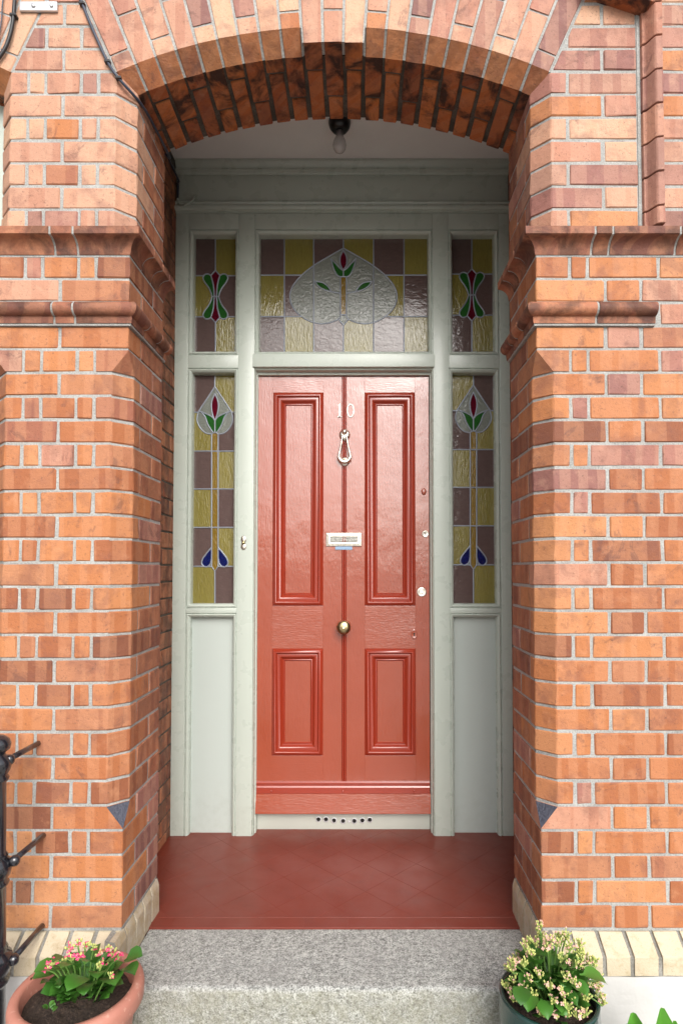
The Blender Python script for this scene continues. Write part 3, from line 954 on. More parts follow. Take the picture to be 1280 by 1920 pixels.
hmould('cornice_moulding', [(1.0, 2.985), (YF + .002, 2.985), (YF - .002, 2.993), (YF - .010, 2.996), (YF - .012, 3.004), (YF - .006, 3.010), (YF - .012, 3.026), (YF - .022, 3.034), (YF - .024, 3.0445), (1.0, 3.0445)])
BEAD = [(0.0, YF + .001), (.0015, YF + .006), (.0035, YF + .006), (.005, YF + .001), (.008, YF - .001), (.015, YF + .004), (.019, YF + .012), (.020, YF + .020)]
def bead(op, z, deep, fill=False, mat=None):
    MB().rings(op[0], op[1], z[0], z[1], BEAD + [(.0205, deep)], 0, fill).build('glazing_bead' if not fill else 'panel_bead', mat or FRAME, sur, auto=35)
for o_ in (OL, OM, OR_): bead(o_, ZU, .982)
for o_ in (OL, OR_): bead(o_, ZS, .982)
for o_ in (OL, OR_):
    MB().rings(o_[0], o_[1], ZP[0] - .03, ZP[1], BEAD + [(.0205, .958)], 0, False).build('panel_bead', FRAME, sur, auto=35)
    MB().box(o_[0] + .001, o_[1] - .001, .958, .975, FLZ, ZP[1] - .002).build('panel', FRAME_D, sur)
# rebated stop round the door
dz0 = FLZ
st_prof = [(0.0, YF + .000), (.004, YF + .008), (.008, YF + .006), (.012, YF + .014), (.012, YF + .030), (.020, YF + .032), (.022, YF + .034), (.022, 1.01)]
b = MB(); vs = []; n = len(st_prof)
for (i_, y_) in st_prof:
    e = i_ * .55
    vs += [(OM[0] + e, y_, dz0), (OM[0] + e, y_, 2.056 - i_ * 1.1), (OM[1] - e, y_, 2.056 - i_ * 1.1), (OM[1] - e, y_, dz0)]
fs = [(k * 4 + j, k * 4 + j + 1, k * 4 + 5 + j, k * 4 + 4 + j) for k in range(n - 1) for j in range(3)]
b.add(vs, fs).build('door_stop', FRAME, sur, auto=35)
# threshold with the ventilation holes
th = MB().box(OM[0] + .012, OM[1] - .012, .99, 1.04, FLZ, -.012, 0, .004).build('threshold', paint('threshold_paint', (.44, .46, .41), .5, .08, 30, .3), sur, auto=50)
for u_, v_ in ((597, 1536), (611, 1536), (626, 1538), (643, 1539), (664, 1539), (679, 1538), (693, 1537), (654, 1540)):
    p = at(u_, v_, .99)
    small = u_ == 654
    if small:
        MB().lathe([(.006, -.001), (.0055, .003), (.002, .0035)], (p.x, .99, p.z), 14, 'Y').build('screw', STEEL, th)
        continue
    MB().lathe([(.0135, -.001), (.0135, .0022), (.0105, .0028), (.0092, .001), (.0092, -.001)], (p.x, .99, p.z), 18, 'Y').build('hole_rim', STEEL, th, smooth=False)
    MB().lathe([(.0090, -.001), (.0090, .0012)], (p.x, .99, p.z), 18, 'Y').build('vent_hole', HOLE, th)

# ------------------------------------------------------------------ stained glass
YG = .968
def smooth_line(pts, n=4):
    P = [Vector(p) for p in pts]; out = []
    for i in range(len(P) - 1):
        p0, p1, p2, p3 = P[max(i - 1, 0)], P[i], P[i + 1], P[min(i + 2, len(P) - 1)]
        for k in range(n):
            t = k / n
            out.append(0.5 * ((2 * p1) + (p2 - p0) * t + (2 * p0 - 5 * p1 + 4 * p2 - p3) * t * t + (3 * p1 - p0 - 3 * p2 + p3) * t ** 3))
    return [tuple(p) for p in out] + [tuple(P[-1])]

def leaded(label, xr, zr, lines, seeds, tf, frame_line=True):
    """lines/seeds in photo pixels; tf turns them into (x, z) on the glass; panes come from the arrangement of the leads"""
    x0, x1, z0, z1 = xr[0], xr[1], zr[0], zr[1]
    L = [[tf(*p) for p in ln] for ln in lines]
    def cl(p): return (min(max(p[0], x0), x1), min(max(p[1], z0), z1))
    L = [[cl(p) for p in ln] for ln in L]
    allv, alle = [], []
    def ext(ln):
        a, b_, c_, d_ = (Vector(ln[i]) for i in (0, 1, -2, -1))
        if (a - d_).length < 1e-6: return ln
        return [tuple(a + (a - b_).normalized() * .0035)] + list(ln[1:-1]) + [tuple(d_ + (d_ - c_).normalized() * .0035)]
    for ln in [ext(q) for q in L] + [[(x0, z0), (x1, z0), (x1, z1), (x0, z1), (x0, z0)]]:
        b_ = len(allv)
        allv += [Vector(p) for p in ln]
        alle += [(b_ + i, b_ + i + 1) for i in range(len(ln) - 1)]
    V, Eo, F, _, oe, _ = delaunay_2d_cdt(allv, alle, [], 1, 1e-5)
    cons = set()
    for e, o_ in zip(Eo, oe):
        if o_: cons.add(tuple(sorted(e)))
    ef = {}
    for fi, f_ in enumerate(F):
        for i in range(len(f_)):
            ef.setdefault(tuple(sorted((f_[i], f_[(i + 1) % len(f_)]))), []).append(fi)
    comp = [-1] * len(F); nc = 0
    for s_ in range(len(F)):
        if comp[s_] >= 0: continue
        st_ = [s_]; comp[s_] = nc
        while st_:
            q = st_.pop()
            f_ = F[q]
            for i in range(len(f_)):
                e = tuple(sorted((f_[i], f_[(i + 1) % len(f_)])))
                if e in cons: continue
                for r_ in ef[e]:
                    if comp[r_] < 0: comp[r_] = nc; st_.append(r_)
        nc += 1
    def inside(p, f_):
        s_ = 0
        for i in range(3):
            a, b_ = V[f_[i]], V[f_[(i + 1) % 3]]
            c_ = (b_.x - a.x) * (p[1] - a.y) - (b_.y - a.y) * (p[0] - a.x)
            if c_ > 0: s_ += 1
            elif c_ < 0: s_ -= 1
        return abs(s_) == 3
    col = {}
    for key, pts in seeds.items():
        for p in pts:
            q = tf(*p); q = (q[0] + .00037, q[1] + .00021)
            for fi, f_ in enumerate(F):
                if inside(q, f_): col[comp[fi]] = key; break
    # leads = the part, panes = its pieces
    b = MB()
    ribs = L + ([[(x0, z0), (x1, z0), (x1, z1), (x0, z1), (x0, z0)]] if frame_line else [])
    for ln in ribs:
        hw = .0034
        P = [Vector(p) for p in ln]
        P = [p for i, p in enumerate(P) if i == 0 or (p - P[i - 1]).length > 1e-5]
        vs = []
        for i, p in enumerate(P):
            t = (P[min(i + 1, len(P) - 1)] - P[max(i - 1, 0)]).normalized()
            nn = Vector((-t.y, t.x))
            for o_, y_ in ((-hw, YG - .0005), (-hw * .75, YG - .0022), (0, YG - .0030), (hw * .75, YG - .0022), (hw, YG - .0005)):
                vs.append((p.x + nn.x * o_, y_ + random.uniform(-.0001, .0001), p.y + nn.y * o_))
        b.add(vs, [(i * 5 + j, i * 5 + j + 1, i * 5 + 6 + j, i * 5 + 5 + j) for i in range(len(P) - 1) for j in range(4)])
    win = b.build('leaded_window', LEAD, sur, smooth=True)
    win['label'] = label
    for c_ in range(nc):
        fs = [F[i] for i in range(len(F)) if comp[i] == c_]
        used = sorted({i for f_ in fs for i in f_}); ix = {v: i for i, v in enumerate(used)}
        ar_ = sum(abs(area([tuple(V[i]) for i in f_])) for f_ in fs)
        if ar_ < 1e-5: continue
        tilt = random.uniform(-.010, .010), random.uniform(-.010, .010)
        cx = sum(V[i].x for i in used) / len(used); cz = sum(V[i].y for i in used) / len(used)
        yy = lambda v: YG + (v.x - cx) * tilt[0] + (v.y - cz) * tilt[1]
        nv = len(used)
        vs = [(V[i].x, yy(V[i]), V[i].y) for i in used] + [(V[i].x, yy(V[i]) + .004, V[i].y) for i in used]
        ff = [tuple(ix[i] for i in f_) for f_ in fs] + [tuple(nv + ix[i] for i in reversed(f_)) for f_ in fs]
        cnt = {}
        for f_ in fs:
            for i in range(3):
                e = (f_[i], f_[(i + 1) % 3]); cnt.setdefault(tuple(sorted(e)), []).append(e)
        for e, q in cnt.items():
            if len(q) == 1: a, c2 = q[0]; ff.append((ix[a], nv + ix[a], nv + ix[c2], ix[c2]))
        MB().add(vs, ff).build('glass_pane', GL[col.get(c_, 'C')], win)

def mir(pts, cx): return [(2 * cx - x_, y_) for x_, y_ in pts]
# small upper light
cx, cy = 404, 556
def upper(off):
    L, e = [], 1
    redU = [(404, 507), (412.5, 516.5), (407.7, 535), (406.3, 556)]
    grU = [(412.5, 516.5), (418, 513.8), (424, 515), (427.3, 521), (424.5, 528.5), (417, 539), (412.5, 548), (410.3, 556)]
    for sx in (1, -1):
        for sy in (1, -1):
            f_ = lambda p: (cx + sx * (p[0] - cx), cy + sy * (p[1] - cy))
            L.append([f_(p) for p in redU[:2]] + [f_(p) for p in smooth_line(redU[1:], 3)[1:]])
            L.append([f_(p) for p in smooth_line(grU, 3)])
    L.append([(cx - 7, cy), (cx + 7, cy)])
    L += [[(350, 517), (382, 517)], [(426, 517), (460, 517)], [(350, 594), (382, 594)], [(426, 594), (460, 594)]]
    L += [[(404, 430), (404, 507.5)], [(404, 604.5), (404, 675)]]
    seeds = {'P': [(380, 480), (430, 556), (380, 630)], 'Y': [(430, 480), (375, 556), (430, 630)],
             'R': [(404, 520), (404, 590)], 'G': [(420, 522), (388, 522), (420, 590), (388, 590)]}
    return L, seeds
def tfg(dx=0, dy=0, mirror=None):
    def f_(u, v):
        if mirror is not None: u = 2 * mirror - u
        p = at(u + dx, v + dy, YG); return (p.x, p.z)
    return f_
E_ = .012
L, sd = upper(0)
leaded('upper left stained glass light with red and green double tulip', (OL[0] + E_, OL[1] - E_), (ZU[0] + E_, ZU[1] - E_), L, sd, tfg())
leaded('upper right stained glass light with red and green double tulip', (OR_[0] + E_, OR_[1] - E_), (ZU[0] + E_, ZU[1] - E_), L, sd, tfg(480, -3))
# tall side lights
def sidelight(flip):
    L = []
    c = 403
    L.append([(c, 690), (c, 725)])
    L.append([(c, 725), (372, 772)] + smooth_line([(372, 772), (369.5, 788), (376, 803), (386, 812), (397, 814)], 4)[1:])
    L.append([(c, 725), (434, 772)] + smooth_line([(434, 772), (436.5, 788), (430, 803), (420, 812), (409, 814)], 4)[1:])
    pet = smooth_line([(c, 738), (408.6, 752), (409.6, 764), (407.4, 777), (c, 789)], 4)
    L += [pet, mir(pet, c)]
    lt = smooth_line([(c, 789), (398, 782), (389, 777), (377, 772)], 3); lb = smooth_line([(377, 772), (385, 782), (389.5, 795), (396, 806), (400, 811), (403, 811)], 3)
    L += [lt, lb, mir(lt, c), mir(lb, c), [(c, 789), (c, 811.5)], [(377, 772), (372, 772)], [(429, 772), (434, 772)]]
    L += [[(345, 773), (372.5, 773)], [(433.5, 773), (460, 773)]]
    L += [[(397, 814), (400.5, 811)], [(409, 814), (405.5, 811)]]
    L += [[(397, 814), (397, 1060)], [(409, 814), (409, 1060)]]
    for y_ in (846, 917, 989): L.append([(345, y_), (460, y_)])
    dr = smooth_line([(397, 1026), (388, 1037), (380, 1048), (378.5, 1057), (383.5, 1062.5), (390, 1062), (395, 1056), (397, 1046)], 3)
    L += [dr, mir(dr, c)]
    L += [[(345, 1062), (382.5, 1062)], [(423.5, 1062), (460, 1062)]]
    L += [[(397, 1046), (397, 1062), (c, 1071), (409, 1062), (409, 1046)], [(c, 1071), (c, 1145)], [(388, 1062.4), (397, 1062.4)], [(418, 1062.4), (409, 1062.4)]]
    A_, B_ = ('P', 'Y') if not flip else ('Y', 'P')
    seeds = {A_: [(375, 730), (425, 830), (380, 880), (425, 950), (375, 1010), (425, 1100)],
             B_: [(432, 730), (378, 830), (425, 880), (380, 950), (428, 1010), (380, 1100)],
             'R': [(c, 760)], 'G': [(392, 788), (414, 788)], 'B': [(389, 1053), (417, 1053)],
             'A': [(c, 830), (c, 880), (c, 950), (c, 1020)], 'C': [(395, 750), (411, 750), (377, 790), (430, 790)]}
    return L, seeds
L, sd = sidelight(False)
leaded('tall left side light with stained glass tulip on a long stem', (OL[0] + E_, OL[1] - E_), (ZS[0] + E_ - .004, ZS[1] - E_), L, sd, tfg())
L, sd = sidelight(True)
leaded('tall right side light with stained glass tulip on a long stem', (OR_[0] + E_, OR_[1] - E_), (ZS[0] + E_ - .004, ZS[1] - E_), L, sd, tfg(484, -3))
# fanlight
def fan():
    c = 643.6; L = []
    for x_ in (533, 757): L.append([(x_, 430), (x_, 680)])
    for x_ in (588, 700): L.append([(x_, 430), (x_, 680)])
    L += [[(c, 430), (c, 466)], [(c, 609), (c, 680)]]
    o_ = smooth_line([(c, 465.5), (616, 481), (588, 498), (563, 518.5), (547, 540), (543.5, 560), (552, 581), (571, 597.5), (593, 606), (614, 606), (634, 598.5), (638.2, 591)], 4)
    L += [o_, mir(o_, c)]
    pt = smooth_line([(c, 469), (637.6, 482), (637.8, 496), (c, 507.5)], 4); L += [pt, mir(pt, c)]
    g1 = smooth_line([(620, 485), (630, 495), (636, 502), (c, 507.5)], 3); g2 = smooth_line([(620, 485), (625, 503), (631, 515), (637, 519), (c, 518.5)], 3)
    L += [g1, g2, mir(g1, c), mir(g2, c), [(c, 507.5), (c, 519)]]
    L += [[(638.2, 518.9), (638.2, 591)], [(649, 518.9), (649, 591)], [(638.2, 590.5), (649, 590.5)]]
    L += [[(634, 598.5), (c, 610)], [(653.2, 598.5), (c, 610)]]
    s1 = smooth_line([(590, 527.5), (604, 529.5), (614, 536.5), (621, 547)], 3); s2 = smooth_line([(590, 527.5), (596, 536), (606, 542.5), (621, 547)], 3)
    L += [s1, s2, mir(s1, c), mir(s2, c), [(621, 547), (638.5, 550)], [(666.2, 547), (648.7, 550)]]
    L += [[(470, 516), (565, 516)], [(722, 516), (820, 516)], [(470, 593.6), (565, 593.6)], [(722, 593.6), (820, 593.6)]]
    seeds = {'P': [(505, 480), (610, 455), (730, 480), (540, 545), (785, 555), (505, 630), (615, 635), (730, 635)],
             'Y': [(560, 480), (680, 455), (785, 480), (505, 555), (748, 545), (560, 635), (670, 635), (785, 635), (750, 524)],
             'R': [(c - 1.5, 488)], 'G': [(629, 504), (658, 504), (605, 536), (682, 536)], 'A': [(c, 555)], 'C': [(c, 598)]}
    seeds['P'] += [(538, 524)]
    return L, seeds
L, sd = fan()
leaded('wide stained glass fanlight with clear spade shape and tulip above the door', (OM[0] + E_, OM[1] - E_), (ZU[0] + E_, ZU[1] - E_), L, sd, tfg())

# ------------------------------------------------------------------ the front door
DX0, DX1, DZ0, DZ1 = -.4785, .3345, -.028, 2.030
YD = .970
door = thing('front_door', ((DX0 + DX1) / 2, YD, DZ0), 'glossy red four-panel front door numbered 10 with brass knocker', 'door')
PX = ((-.408, -.168), (.029, .269))
PZ = ((.933, 1.952), (.231, .732))
MX = (PX[0][1], PX[1][0])
def dboard(name, x0, x1, z0, z1, mat=RED, y=YD):
    return MB().box(x0, x1, y, YD + .040, z0, z1, 0, .0008).build(name, mat, door)
dboard('stile', DX0, PX[0][0], DZ0, DZ1); dboard('stile', PX[1][1], DX1, DZ0, DZ1)
XB = -.0685
dboard('muntin', MX[0], XB - .011, DZ0, DZ1); dboard('muntin', XB + .011, MX[1], DZ0, DZ1)
for a, b in PX:
    dboard('rail', a, b, PZ[0][1], DZ1, REDH); dboard('rail', a, b, PZ[1][1], PZ[0][0], REDH); dboard('rail', a, b, DZ0, PZ[1][0], REDH)
# double bead down the middle
bd = MB()
zz0, zz1 = .085, DZ1 - .001
for s_ in (-1, 1):
    x_ = XB + s_ * .0053
    pr = [(x_ + .0053 * math.cos(a), YD + .003 - .0065 * math.sin(a)) for a in [i * math.pi / 6 for i in range(7)]]
    n = len(pr)
    bd.add([(p[0], p[1], zz0) for p in pr] + [(p[0], p[1], zz1) for p in pr], [(i, i + 1, n + i + 1, n + i) for i in range(n - 1)])
bd.box(XB - .011, XB + .011, YD + .005, YD + .04, DZ0, DZ1 - .0005)
bd.build('centre_bead', REDM, door, auto=60)
PMOULD = [(0, YD + .001), (.002, YD - .001), (.013, YD - .0125), (.0145, YD - .0135), (.0185, YD - .0130), (.0205, YD - .0100), (.0255, YD - .0025), (.0275, YD - .0030), (.0330, YD - .0040),
          (.0375, YD - .0020), (.0410, YD + .0010), (.0450, YD + .0060), (.0515, YD + .0110), (.0530, YD + .0095), (.0555, YD + .0095), (.0570, YD + .0120), (.0610, YD + .0150)]
for (a, b) in PX:
    for (c, e) in PZ:
        mo = MB().rings(a, b, c, e, PMOULD, 0, False).build('panel_moulding', REDM, door, auto=50)
        MB().box(a + .0595, b - .0595, YD + .0145, YD + .03, c + .0595, e - .0595).build('panel', RED, door)
# weatherboard
hm = MB(); pr = [(YD + .002, .1135), (YD - .006, .1135), (YD - .010, .108), (YD - .010, .101), (YD - .006, .099), (YD - .007, .092), (YD - .010, .086), (YD - .011, .0585), (YD + .002, .0585)]
n = len(pr)
hm.add([(DX0 + .002, y_, z_) for y_, z_ in pr] + [(DX1 - .002, y_, z_) for y_, z_ in pr], [tuple(range(n)), tuple(range(n, 2 * n))] + [(i, (i + 1) % n, n + (i + 1) % n, n + i) for i in range(n)])
hs_ = hm.build('weather_strip', REDM, door)
for u_ in (509, 643, 776):
    p = at(u_, 1479, YD)
    MB().lathe([(.0055, -.001), (.0055, .002), (.003, .004), (.0, .0045)], (p.x, YD - .0105, .071), 12, 'Y').build('bolt', REDM, hs_, smooth=True)
wb = MB(); pr = [(YD - .009, .0580), (YD - .013, .0575), (YD - .024, -.024), (YD - .024, -.030), (YD + .001, -.030), (YD + .001, .058)]
n = len(pr)
wb.add([(DX0 - .001, y_, z_) for y_, z_ in pr] + [(DX1 + .001, y_, z_) for y_, z_ in pr], [tuple(range(n)), tuple(range(n, 2 * n))] + [(i, (i + 1) % n, n + (i + 1) % n, n + i) for i in range(n)])
wb.build('weatherboard', REDH, door)
# numerals
n1 = MB(); p = at(636.5, 770, YD)
h_ = .066; q = p.z - h_ / 2
def poly3(pts): n1.extr([(p.x + a, q + b) for a, b in pts], YD - .0050, YD + .001)
poly3([(-.0035, 0), (.0045, 0), (.0045, h_), (.000, h_), (-.0035, h_ - .004)])
poly3([(-.0085, -.0001), (.0090, -.0001), (.0090, .0045), (-.0085, .0045)])
poly3([(-.0034, h_ - .0042), (-.0034, h_ - .0005), (-.0085, h_ - .009), (-.0075, h_ - .0115)])
nn = n1.build('numeral', WHITE_NUM, door); nn['label'] = 'cream numeral 1 on the red door'
n1 = MB(); p = at(657, 770, YD); N = 36; vs = []
for k in range(N):
    a = 2 * math.pi * k / N
    for rx, rz, y_ in ((.0185, h_ / 2, YD + .001), (.0185, h_ / 2, YD - .0050), (.0120, h_ / 2 - .0052, YD - .0050), (.0120, h_ / 2 - .0052, YD + .001)):
        vs.append((p.x + rx * math.cos(a), y_, p.z + rz * math.sin(a)))
n1.add(vs, [(k * 4 + j, k * 4 + j + 1, ((k + 1) % N) * 4 + j + 1, ((k + 1) % N) * 4 + j) for k in range(N) for j in range(3)])
nn = n1.build('numeral', WHITE_NUM, door, auto=40); nn['label'] = 'cream numeral 0 on the red door'
# knocker
kx = XB + .002
kt, kb = at(646, 816, YD).z, at(646, 866, YD).z
kn = MB().lathe([(.026, -.001), (.026, .003), (.022, .008), (.017, .011), (.010, .012)], (kx, YD, kt), 28, 'Y', sz=1.15).build('knocker', BRASS_P, door, smooth=True)
kn['label'] = 'brass ring-pull door knocker'
MB().lathe([(.013, .0), (.013, .010), (.010, .018), (.004, .022)], (kx, YD - .008, kt + .012), 20, 'Y').build('hinge_boss', BRASS_P, kn, smooth=True)
lp = [(kx - .010, YD - .022, kt - .006), (kx - .014, YD - .024, kt - .040), (kx - .021, YD - .022, kt - .075), (kx - .0265, YD - .020, kt - .100), (kx - .025, YD - .020, kt - .115), (kx - .014, YD - .021, kt - .128), (kx, YD - .022, kt - .132)]
lp = lp + [(2 * kx - a, b, c) for a, b, c in reversed(lp[:-1])]
sl_ = smooth_line([Vector(p_) for p_ in lp], 4)
MB().tube(sl_, [.0045 + .0045 * max(0, min(1, (kt - .07 - p_[2]) / .05)) for p_ in sl_], 10).build('knocker_ring', BRASS_P, kn, smooth=True)
MB().lathe([(.022, -.001), (.022, .003), (.018, .006), (.010, .008)], (kx, YD, kb), 24, 'Y').build('striker_plate', BRASS_P, kn, smooth=True)
MB().lathe([(.008, .0), (.010, .008), (.008, .015), (.002, .017)], (kx, YD - .006, kb + .004), 18, 'Y').build('striker', BRASS, kn, smooth=True)
# letter plate
p0, p1 = at(611, 999, YD), at(677.5, 1024.5, YD)
lpz0, lpz1 = p1.z, p0.z
lpl = MB().rings(p0.x, p1.x, lpz0, lpz1, [(0, YD + .001), (0, YD - .003), (.002, YD - .005), (.005, YD - .0055), (.007, YD - .004), (.010, YD - .0045), (.012, YD - .0055), (.019, YD - .0050), (.021, YD - .001), (.022, YD - .0005)], 0, True).build('letter_plate', BRASS_P, door)
def flap_mat():
    t = NT('embossed_brass_flap'); tc = t.coord(False)
    h = t.noise(230, t.coord(False, (1.6, 1, .6)), 2)
    c = t.mix(t.ramp(h, [(.4, 0.0), (.6, 1.0)]), (.20, .20, .18), (.50, .50, .46))
    t.bump(h, .8, .003)
    return t.out(c, .45, .1)
MB().box(p0.x + .0225, p1.x - .0225, YD - .0030, YD - .0005, lpz0 + .0225, lpz1 - .0205, 0, .0008).build('letter_flap', flap_mat(), lpl)
stk = MB().box(at(628.5, 1027, YD).x, at(660, 1027, YD).x, YD - .0048, YD - .0040, at(640, 1030.5, YD).z, lpz0 - .0005).build('sticker', STICKER, door)
# knob and locks
kz = at(644, 1175, YD).z
kb_ = MB().lathe([(.020, -.001), (.020, .004), (.012, .008), (.011, .026), (.018, .032), (.030, .040), (.0325, .048), (.028, .054), (.016, .0585), (.006, .060), (.0, .060)], (XB - .001, YD, kz), 32, 'Y').build('door_knob', BRASS, door, smooth=True)
def plate(u_, v_, r_, mat, nm, sz=1.0, key=True, dome=False):
    p = at(u_, v_, YD)
    pr = [(r_, -.001), (r_, .003), (r_ * .88, .0045), (r_ * .8, .0045), (r_ * .7, .0038), (.001, .0038)] if not dome else [(r_, -.001), (r_ * .96, .003), (r_ * .8, .006), (r_ * .4, .008), (.0005, .0083)]
    o = MB().lathe(pr, (p.x, YD, p.z), 24, 'Y', sz=sz).build(nm, mat, door, auto=40)
    if key:
        k = MB().lathe([(.0038, .0), (.0038, .0048)], (p.x, YD, p.z + .003), 12, 'Y')
        k.extr([(p.x - .0016, p.z + .002), (p.x + .0016, p.z + .002), (p.x + .0022, p.z - .0085), (p.x - .0022, p.z - .0085)], YD - .0047, YD)
        k.build('keyhole', HOLE, o)
    return o
plate(794, 922, .0125, RED, 'lock_cover', 1.35, False, True)
plate(797, 1001, .0155, BRASS_P, 'lock_cylinder')
yl = plate(790, 1110, .0215, BRASS_P, 'night_latch', key=False)
p = at(790, 1110, YD)
MB().lathe([(.0125, .0), (.0125, .0060), (.011, .0068), (.0005, .0068)], (p.x, YD, p.z), 20, 'Y').build('latch_cylinder', BRASS_P, yl)
MB().box(p.x - .0013, p.x + .0013, YD - .0072, YD, p.z - .009, p.z - .003).build('keyway', HOLE, yl)
plate(776, 1189, .016, RED, 'escutcheon', 1.45)

# bell on the left mullion
p = at(457, 1018, YF)
bell = thing('door_bell', (p.x, YF, p.z), 'small brass bell plate with push on the left door post', 'door bell')
MB().lathe([(.013, .0005), (.013, .004), (.010, .006), (.003, .007)], (p.x, YF, p.z + .017), 20, 'Y', sz=1.25).build('plate_lobe', BRASS_P, bell, smooth=True)
MB().lathe([(.013, .0005), (.013, .004), (.010, .006), (.003, .007)], (p.x, YF, p.z - .017), 20, 'Y', sz=1.25).build('plate_lobe', BRASS_P, bell, smooth=True)
MB().lathe([(.008, .001), (.008, .010), (.006, .016), (.001, .017)], (p.x, YF, p.z), 16, 'Y').build('push', BRASS, bell, smooth=True)

# ------------------------------------------------------------------ ceiling light
lx, ly = -.082, .66
lamp = thing('ceiling_light', (lx, ly, CEIL), 'bare bulb in black holder under the porch ceiling', 'light')
MB().lathe([(.048, 0), (.048, -.012), (.044, -.028), (.034, -.042), (.024, -.048), (.0, -.048)], (lx, ly, CEIL), 28).build('lamp_holder', BLACKPLASTIC, lamp, smooth=True)
MB().lathe([(.014, -.040), (.015, -.066), (.016, -.068)], (lx, ly, CEIL), 20).build('bulb_cap', paint('bulb_cap_grey', (.35, .35, .36), .4), lamp, smooth=True)
MB().lathe([(.014, -.062), (.019, -.075), (.026, -.092), (.029, -.108), (.027, -.122), (.020, -.134), (.010, -.141), (.0, -.143)], (lx, ly, CEIL), 28).build('bulb', BULB, lamp, smooth=True)

# ------------------------------------------------------------------ cables and bracket
cb = thing('cable', (-.89, -.008, 2.93), 'dark cable running from the pier down along the arch edge', 'cable')
pts = [(-.925, -.007, 3.0), (-.892, -.007, 2.935), (-.852, -.008, 2.838), (-.800, -.008, 2.724), (-.765, -.006, 2.672), (-.728, .035, 2.645), (-.716, .10, 2.648), (-.712, .20, 2.652), (-.708, .325, 2.650), (-.735, .345, 2.68), (-.84, .36, 2.78), (-.852, .5, 2.93), (-.852, .88, 2.95), (-.853, .905, 2.93), (-.854, .907, 2.86)]
MB().tube(smooth_line([Vector(p_) for p_ in pts], 5), .0048, 8).build('sheath', CABLE, cb, smooth=True)
for q in ((-.8985, -.008, 2.950), (-.884, -.008, 2.915), (-.800, -.008, 2.724), (-.765, -.006, 2.672)):
    v_ = Vector(q); MB().box(v_.x - .009, v_.x + .009, v_.y - .007, v_.y + .008, v_.z - .004, v_.z + .004, 0, .002).build('cable_clip', CABLE_B, cb)
pts = [(-.854, .907, 2.862), (-.852, .906, 2.845), (-.838, .900, 2.822), (-.822, .892, 2.814), (-.805, .892, 2.822), (-.786, .905, 2.845), (-.777, .912, 2.868), (-.772, .922, 2.882)]
MB().tube(smooth_line([Vector(p_) for p_ in pts], 4), .0042, 8).build('painted_end', FRAME, cb, smooth=True)
cb2 = thing('cable', (-1.10, -.012, 2.8), 'black cable curving over the top left corner of the pier', 'cable')
pts = [at(u_, v_, -.012) for u_, v_ in ((30, -30), (28, 0), (24, 45), (14, 82), (0, 106), (-25, 135))]
MB().tube(smooth_line(pts, 5), .0058, 8).build('sheath', CABLE_B, cb2, smooth=True)
v_ = at(26, 29, -.012); MB().box(v_.x - .010, v_.x + .010, v_.y - .007, v_.y + .012, v_.z - .004, v_.z + .004, 0, .002).build('cable_clip', CABLE_B, cb2)
cb3 = thing('cable', (-1.14, -.008, 2.85), 'thin blue-black wire at the top left edge', 'cable')
pts = [at(u_, v_, -.008) for u_, v_ in ((8, -20), (5, 10), (3, 40), (-4, 80))]
MB().tube(smooth_line(pts, 5), .0022, 6).build('sheath', CABLE, cb3, smooth=True)
a, b = at(37, -2, -.01), at(107, 19, -.01)
br = thing('bracket', ((a.x + b.x) / 2, -.006, b.z), 'flat silver metal strap screwed to the top of the pier', 'bracket')
MB().box(a.x, b.x, -.010, .0, b.z, b.z + .030, 0, .003).build('strap', STEEL, br, auto=40)
for q in (.38, .86):
    MB().lathe([(.007, 0), (.007, .003), (.004, .005), (.0, .0052)], (a.x + (b.x - a.x) * q, -.010, b.z + .015), 14, 'Y').build('screw', STEEL, br, smooth=True)

# ------------------------------------------------------------------ iron railing at the left
RX, RY = -1.016, -.172
rail = thing('iron_railing', (RX, RY, GRZ), 'black cast iron railing post with three rods at the left edge', 'railing')
prof = [(.040, GRZ), (.040, GRZ + .05), (.034, GRZ + .07), (.033, -.06), (.036, -.05), (.042, -.045), (.042, -.036), (.034, -.030), (.045, -.015), (.052, .010), (.047, .030), (.034, .040), (.038, .048), (.032, .058),
        (.030, .215), (.035, .220), (.038, .228), (.032, .236), (.040, .248), (.045, .268), (.040, .288), (.030, .296), (.034, .302), (.028, .312), (.026, .505), (.031, .510), (.034, .518), (.028, .526), (.036, .540), (.040, .558), (.035, .574), (.024, .582), (.022, .588)]
MB().lathe(prof, (RX, RY, 0), 24).build('post', BLACKP, rail, smooth=True)
MB().lathe([(.018, .584), (.024, .590), (.034, .598), (.037, .612), (.032, .626), (.018, .636), (.0, .638)], (RX, RY, 0), 20).build('finial', BLACKP, rail, smooth=True)
for z_, x_ in ((.566, -.990), (.285, -.970), (.012, -.968)):
    rd = MB().tube([(x_, RY - .0, z_), (x_, .02, z_)], .0085, 10).build('rod', BLACKP, rail, smooth=True)
    MB().lathe([(.008, -.014), (.013, -.008), (.0145, .0), (.013, .008), (.008, .013)], (x_ + .004, RY + .012, z_), 14).build('boss', BLACKP, rd, smooth=True)

